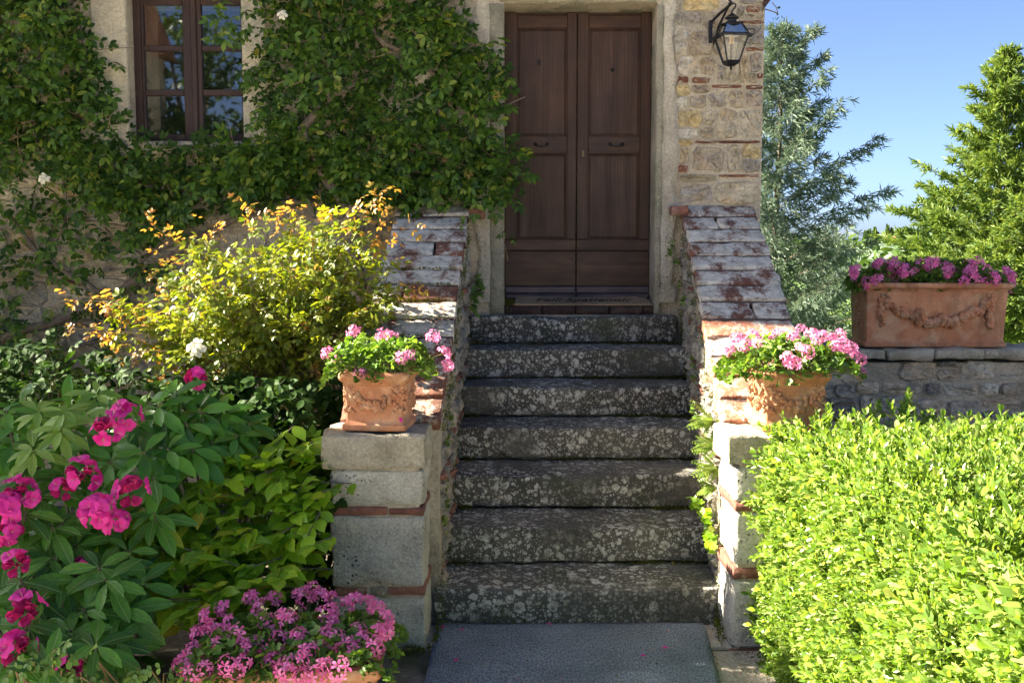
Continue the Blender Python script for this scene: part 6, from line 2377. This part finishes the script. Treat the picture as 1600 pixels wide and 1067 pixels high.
build_litter()

# fallen petals
PET = shared('fallen_petal', PETAL_W, M['magenta'])
for k, (px, py, Y, lb) in enumerate([(692, 1006, 4.58, 'pink fallen petal near the top left corner of the blue grey mat'), (728, 1008, 4.56, 'pink fallen petal on the mat, second from its upper left corner'), (711, 1058, 4.23, 'pink fallen petal at the lower left of the blue grey mat'), (1034, 1041, 4.34, 'pink fallen petal on the right half of the blue grey mat'), (860, 1000, 4.62, 'pink fallen petal near the bottom step, middle of the mat'), (1010, 1052, 4.27, 'pink fallen petal at the lower right of the blue grey mat')]):
    p = at(px, py, Y)
    o = bpy.data.objects.new('fallen_petal', PET)
    col.objects.link(o)
    o.location = (p.x, p.y, 0.042)
    o.rotation_euler = (0.25, 0.1, k * 1.7)
    o.scale = (0.028,) * 3
    tag(o, lb, 'petal', 'fallen petals on the mat')
o = bpy.data.objects.new('fallen_petal', PET)
col.objects.link(o)
p = at(626, 667, 4.46)
o.location = (p.x, 4.462, CAPZ + 0.045)
o.rotation_euler = (1.3, 0.2, 0.5)
o.scale = (0.024,) * 3
tag(o, 'magenta petal stuck on the base of the pot on the left pillar', 'petal', 'fallen petals')


# ================================================================== TREES
def conifer(name, label, base, H, Rb, m, seed, nb, droop, tw, spw, sp_len, elev, skirt=0.06, nsp=9, power=1.0, group=None, twist=1.0, lvar=(0.65, 1.12), hang=0.0):
    t = thing(name, label, 'tree', base, group)
    rg = np.random.default_rng(seed)
    b = np.array(base, float)
    tr = MB()
    lean = rg.normal(0, 0.006, 2)
    zs = np.linspace(0, H, 14)
    tr.tube([(b[0] + lean[0] * z + 0.04 * math.sin(z), b[1] + lean[1] * z, b[2] + z) for z in zs], list(0.015 * H * (1 - zs / H * 0.93)), 9)
    pos, dd, nn, ss = [], [], [], []
    br = MB()
    for k in range(nb):
        u = (k + rg.random()) / nb
        u = skirt + (1 - skirt) * u
        z = H * u
        az = k * 2.399 + rg.normal(0, 0.3)
        L = Rb * (1 - u) ** power * rg.uniform(*lvar) + 0.18
        el = elev[0] + (elev[1] - elev[0]) * u + rg.normal(0, 0.08)
        st = np.array([b[0] + lean[0] * z, b[1] + lean[1] * z, b[2] + z])
        out = np.array([math.cos(az), math.sin(az), 0])
        ts = np.linspace(0, 1, 8)
        C = st + out * (ts * L * math.cos(el))[:, None] + np.array([0, 0, 1.0]) * (ts * L * math.sin(el) - droop * L * ts ** 2 + droop * 0.35 * L * ts ** 4)[:, None]
        C += rg.normal(0, 0.012 * L, C.shape) * ts[:, None]
        br.tube(C, list(0.010 * (0.5 + L * 0.35) * (1 - ts * 0.85)), 4, cap=False)
        nt_ = max(5, int(L * tw))
        for j in range(nt_):
            v = rg.uniform(0.04, 1.0)
            i = min(int(v * 7), 6)
            f = v * 7 - i
            p = C[i] * (1 - f) + C[i + 1] * f
            tg = nrm(C[i + 1] - C[i])
            side = np.cross(tg, np.array([0, 0, 1.0])) * (1 if j % 2 else -1)
            tl = (0.20 + 0.34 * L * (1 - v * 0.75)) * rg.uniform(0.5, 1.0) * 0.62
            td = nrm(side * 0.75 * twist + tg * 0.75 + np.array([0, 0, rg.normal(0.02, 0.22) - droop * 0.5 - hang]))
            for q in range(nsp):
                w = (q + rg.random()) / nsp
                pp = p + td * tl * w + np.array([0, 0, -droop * 0.8 * tl * w * w])
                pos.append(pp)
                dd.append(nrm(td + rg.normal(0, 0.55, 3)))
                ss.append(sp_len * rg.uniform(0.7, 1.3))
        for q in range(int(4 + L * 5)):
            v = rg.uniform(0.3, 1.0)
            i = min(int(v * 7), 6)
            pos.append(C[i] + (C[i + 1] - C[i]) * (v * 7 - i))
            dd.append(nrm(nrm(C[i + 1] - C[i]) + rg.normal(0, 0.5, 3)))
            ss.append(sp_len * rg.uniform(0.7, 1.2))
    for q in range(30):
        pos.append(b + np.array([lean[0] * H, lean[1] * H, H * (0.93 + 0.075 * rg.random())]))
        dd.append(nrm(np.array([0, 0, 1.0]) + rg.normal(0, 0.5, 3)))
        ss.append(sp_len)
    tr.build('trunk', M['trunk'], t, True)
    br.build('limbs', M['trunk'], t, True)
    n = len(pos)
    o = cloud('crown', spindle_t(spw), np.array(pos), np.array(dd), rg.normal(size=(n, 3)), np.array(ss), m, t, smooth=False)
    o['kind'] = 'stuff'
    return n


cb = at(1213, 430, 21.0)
conifer('cedar_tree', 'blue grey cedar with long drooping branches just right of the house corner', (cb.x, 21.0, -3.0), 9.1, 3.4, M['cedar'], 11, 128, 0.22, 22, 0.13, 0.16, (0.10, 0.95), 0.12, 11, 0.55, lvar=(0.4, 1.25), hang=0.45)
cb = at(1290, 430, 24.0)
conifer('cedar_tree', 'smaller dark cedar behind the trough, right of the blue grey cedar', (cb.x, 24.0, -4.0), 6.2, 2.6, M['cedar'], 12, 100, 0.3, 18, 0.13, 0.16, (0.05, 0.6), 0.1, 8, 0.7)
cb = at(1546, 430, 27.0)
conifer('cypress_tree', 'tall yellow green conifer with feathery sprays at the right edge', (cb.x, 27.0, -4.0), 10.75, 4.6, M['cypress'], 13, 140, 0.10, 18, 0.17, 0.20, (0.05, 0.85), 0.30, 11, 0.85, lvar=(0.5, 1.2))
cb = at(1655, 430, 25.0)
conifer('cypress_tree', 'second feathery conifer partly cut off by the right edge', (cb.x, 25.0, -4.0), 9.8, 3.6, M['cypress'], 14, 110, 0.10, 16, 0.17, 0.20, (0.05, 0.8), 0.25, 9, 0.85)
cb = at(1470, 430, 31.0)
conifer('cypress_tree', 'dark lower conifer standing behind the tall yellow green conifer', (cb.x, 31.0, -4.5), 7.8, 3.4, M['far_leaf'], 15, 100, 0.12, 11, 0.28, 0.22, (0.05, 0.8), 0.15, 9, 0.6)


def broadleaf(name, label, base, H, rad, m, seed, n, ls, group=None, cat='tree'):
    t = thing(name, label, cat, base, group)
    rg = np.random.default_rng(seed)
    b = np.array(base, float)
    tr = MB()
    tr.tube([b, b + np.array([0.05 * H, 0, H * 0.35]), b + np.array([0, 0.02 * H, H * 0.7])], [0.035 * H, 0.025 * H, 0.01 * H], 8)
    cl = []
    for k in range(26):
        q = unit(1, rg)[0] * rg.uniform(0.25, 1.0) ** 0.5
        c = b + np.array([q[0] * rad, q[1] * rad, H * 0.62 + q[2] * H * 0.36])
        cl.append((c, rad * rg.uniform(0.25, 0.45)))
        tr.tube([b + np.array([0, 0, H * 0.4]), (b + np.array([0, 0, H * 0.5]) + c) / 2, c], [0.012 * H, 0.008 * H, 0.003 * H], 5, cap=False)
    tr.build('trunk', M['trunk'], t, True)
    pos = np.vstack([c + unit(n // 26, rg) * r * rg.uniform(0.4, 1.0, (n // 26, 1)) for c, r in cl])
    k = len(pos)
    o = cloud('crown', LEAF, pos, unit(k, rg), unit(k, rg) + np.array([0, 0, 0.6]), rg.uniform(0.7, 1.3, k) * ls, m, t)
    o['kind'] = 'stuff'


for k, (px, Y, H, rd, mm, lb) in enumerate([
        (1250, 40, 4.2, 3.0, 'far_light', 'sunlit pale green tree low behind the blue grey cedar'),
        (1330, 46, 4.6, 3.2, 'far_light', 'sunlit pale green tree seen left of the terracotta trough'),
        (1420, 50, 5.0, 3.5, 'far_leaf', 'dark green tree low behind the trough of geraniums'),
        (1520, 44, 5.2, 3.6, 'far_leaf', 'dark green tree behind the trunks of the tall conifer'),
        (1600, 42, 5.0, 3.4, 'far_leaf', 'dark green tree at the right edge below the tall conifer'),
        (1210, 60, 6.0, 4.0, 'far_leaf', 'distant green tree showing through the cedar beside the house')]):
    gz = float(np.interp(Y, [30, 60, 110], [-4.2, -7, -13]))
    c = at(px, 430, Y)
    broadleaf('broadleaf_tree', lb, (c.x, Y, gz), H, rd, M[mm], 200 + k, 2600, 0.28, 'trees beyond the garden wall')

wd = []
rgw = np.random.default_rng(70)
n = 9000
wy = rgw.uniform(70, 400, n)
wx = wy * rgw.uniform(0.15, 0.62, n)
wz = np.interp(wy, [60, 110, 200, 300, 338, 377, 410], [-7, -13, -14, -8, 0.5, 3.5, 4.6]) + np.abs(fbm(np.column_stack([wx / 14, wy / 14, 0 * wx]), 5)) * 4.5 * rgw.uniform(0.3, 1.0, n)
wk = fbm(np.column_stack([wx / 40, wy / 40, 0 * wx]), 15) > -0.05
wd = np.column_stack([wx, wy, wz])[wk]
o = cloud('distant_woodland', LEAF, wd, unit(len(wd), rgw), unit(len(wd), rgw) + np.array([0, 0, 0.8]), rgw.uniform(0.8, 1.6, len(wd)) * (0.6 + wd[:, 1] / 160), M['far_leaf'])
o['kind'] = 'stuff'
o['label'] = 'green woodland covering the far slopes below the ridge'
o['category'] = 'woodland'

# cypresses and a house on the far ridge
rgz = np.random.default_rng(61)
for k, px in enumerate((1352, 1358, 1366, 1371, 1386, 1393, 1397, 1405, 1411, 1415)):
    c = at(px, 385, 400)
    t = thing('cypress_tree', 'tiny dark cypress on the far ridge above the trough, %s from the left' % ('first', 'second', 'third', 'fourth', 'fifth', 'sixth', 'seventh', 'eighth', 'ninth', 'tenth')[k], 'tree', (c.x, 400, 1.0), 'cypresses on the far ridge')
    h = rgz.uniform(5, 9)
    n = 220
    u = rgz.uniform(0, 1, n)
    a = rgz.uniform(0, 6.28, n)
    r = 0.9 * np.sin(np.pi * (0.12 + 0.86 * u)) * rgz.uniform(0.7, 1.0, n)
    P = np.column_stack([c.x + r * np.cos(a), 400 + r * np.sin(a), 1.0 + 0.5 + u * h])
    cloud('crown', LEAF, P, np.column_stack([0.3 * np.cos(a), 0.3 * np.sin(a), np.ones(n)]), unit(n, rgz), rgz.uniform(0.9, 1.5, n), M['far_leaf'], t)['kind'] = 'stuff'
    MB().tube([(c.x, 400, 0), (c.x, 400, 4)], [0.25, 0.1], 6).build('trunk', M['trunk'], t)
c = at(1402, 386, 395)
t = thing('farmhouse', 'tiny pale farmhouse with tiled roof on the far ridge', 'house', (c.x, 395, 2))
MB().box(c.x - 3.5, c.x + 3.5, 395, 400, 0, 5.2).build('wall', M['render_far'], t)
MB().add([(c.x - 4, 394.6, 5.2), (c.x + 4, 394.6, 5.2), (c.x + 4, 400.4, 5.2), (c.x - 4, 400.4, 5.2), (c.x - 4, 397.5, 6.8), (c.x + 4, 397.5, 6.8)], [(0, 1, 5, 4), (2, 3, 4, 5), (0, 4, 3), (1, 2, 5), (0, 3, 2, 1)]).build('roof', M['roof'], t)


# small rose twig at the house corner, top of the photo
def corner_twig():
    t = thing('rose_twig', 'thin bare twig with a few leaves sticking out at the top house corner', 'twig', at(1194, 12, 7.02))
    mb = MB()
    mb.tube([at(1190, 14, 7.02), at(1200, 16, 7.0), at(1212, 20, 7.0), at(1216, 24, 7.0)], 0.004, 5)
    mb.tube([at(1206, 4, 7.0), at(1213, 12, 7.0), at(1216, 24, 7.0)], 0.003, 5)
    mb.build('stem', M['cane'], t)
    rg = np.random.default_rng(3)
    pts = np.array([at(x, y, 7.0) for x, y in ((1214, 12), (1216, 18), (1218, 26), (1205, 28), (1207, 32), (1213, 24), (1220, 24))])
    cloud('leaves', LEAF, pts, rg.normal(0, 0.6, (7, 3)) + np.array([0, 0, -0.8]), rg.normal(size=(7, 3)), np.full(7, 0.035), M['vine'], t)


corner_twig()


# ================================================================== OUTSIDE THE FRAME: a tree added to shade the beds, and what shows in the panes
broadleaf('broadleaf_tree', 'unseen garden tree added far left to cast shade on the beds', (-12.0, 5.35, 0), 9.5, 1.35, M['far_leaf'], 303, 4200, 0.24, 'unseen trees added for shade')
broadleaf('broadleaf_tree', 'leafy garden tree behind the viewer, mirrored in the window', (-8.6, -13.5, 0), 8.0, 2.2, M['far_leaf'], 301, 4000, 0.22, 'trees behind the viewer')
broadleaf('broadleaf_tree', 'second garden tree behind the viewer, mirrored in the right panes', (-6.6, -15.0, 0), 5.6, 2.0, M['far_leaf'], 302, 3000, 0.22, 'trees behind the viewer')
t = thing('outbuilding', 'pale plastered outbuilding behind the viewer, mirrored in the left panes', 'building', (-11, -10, 0))
MB().box(-13.5, -8.75, -12.0, -9.0, 0, 6.5).build('wall', M['render'], t)
MB().add([(-13.8, -12.3, 6.5), (-8.5, -12.3, 6.5), (-8.5, -8.7, 6.5), (-13.8, -8.7, 6.5), (-13.8, -10.5, 7.7), (-8.5, -10.5, 7.7)], [(0, 1, 5, 4), (2, 3, 4, 5), (0, 4, 3), (1, 2, 5), (0, 3, 2, 1)]).build('roof', M['roof'], t)
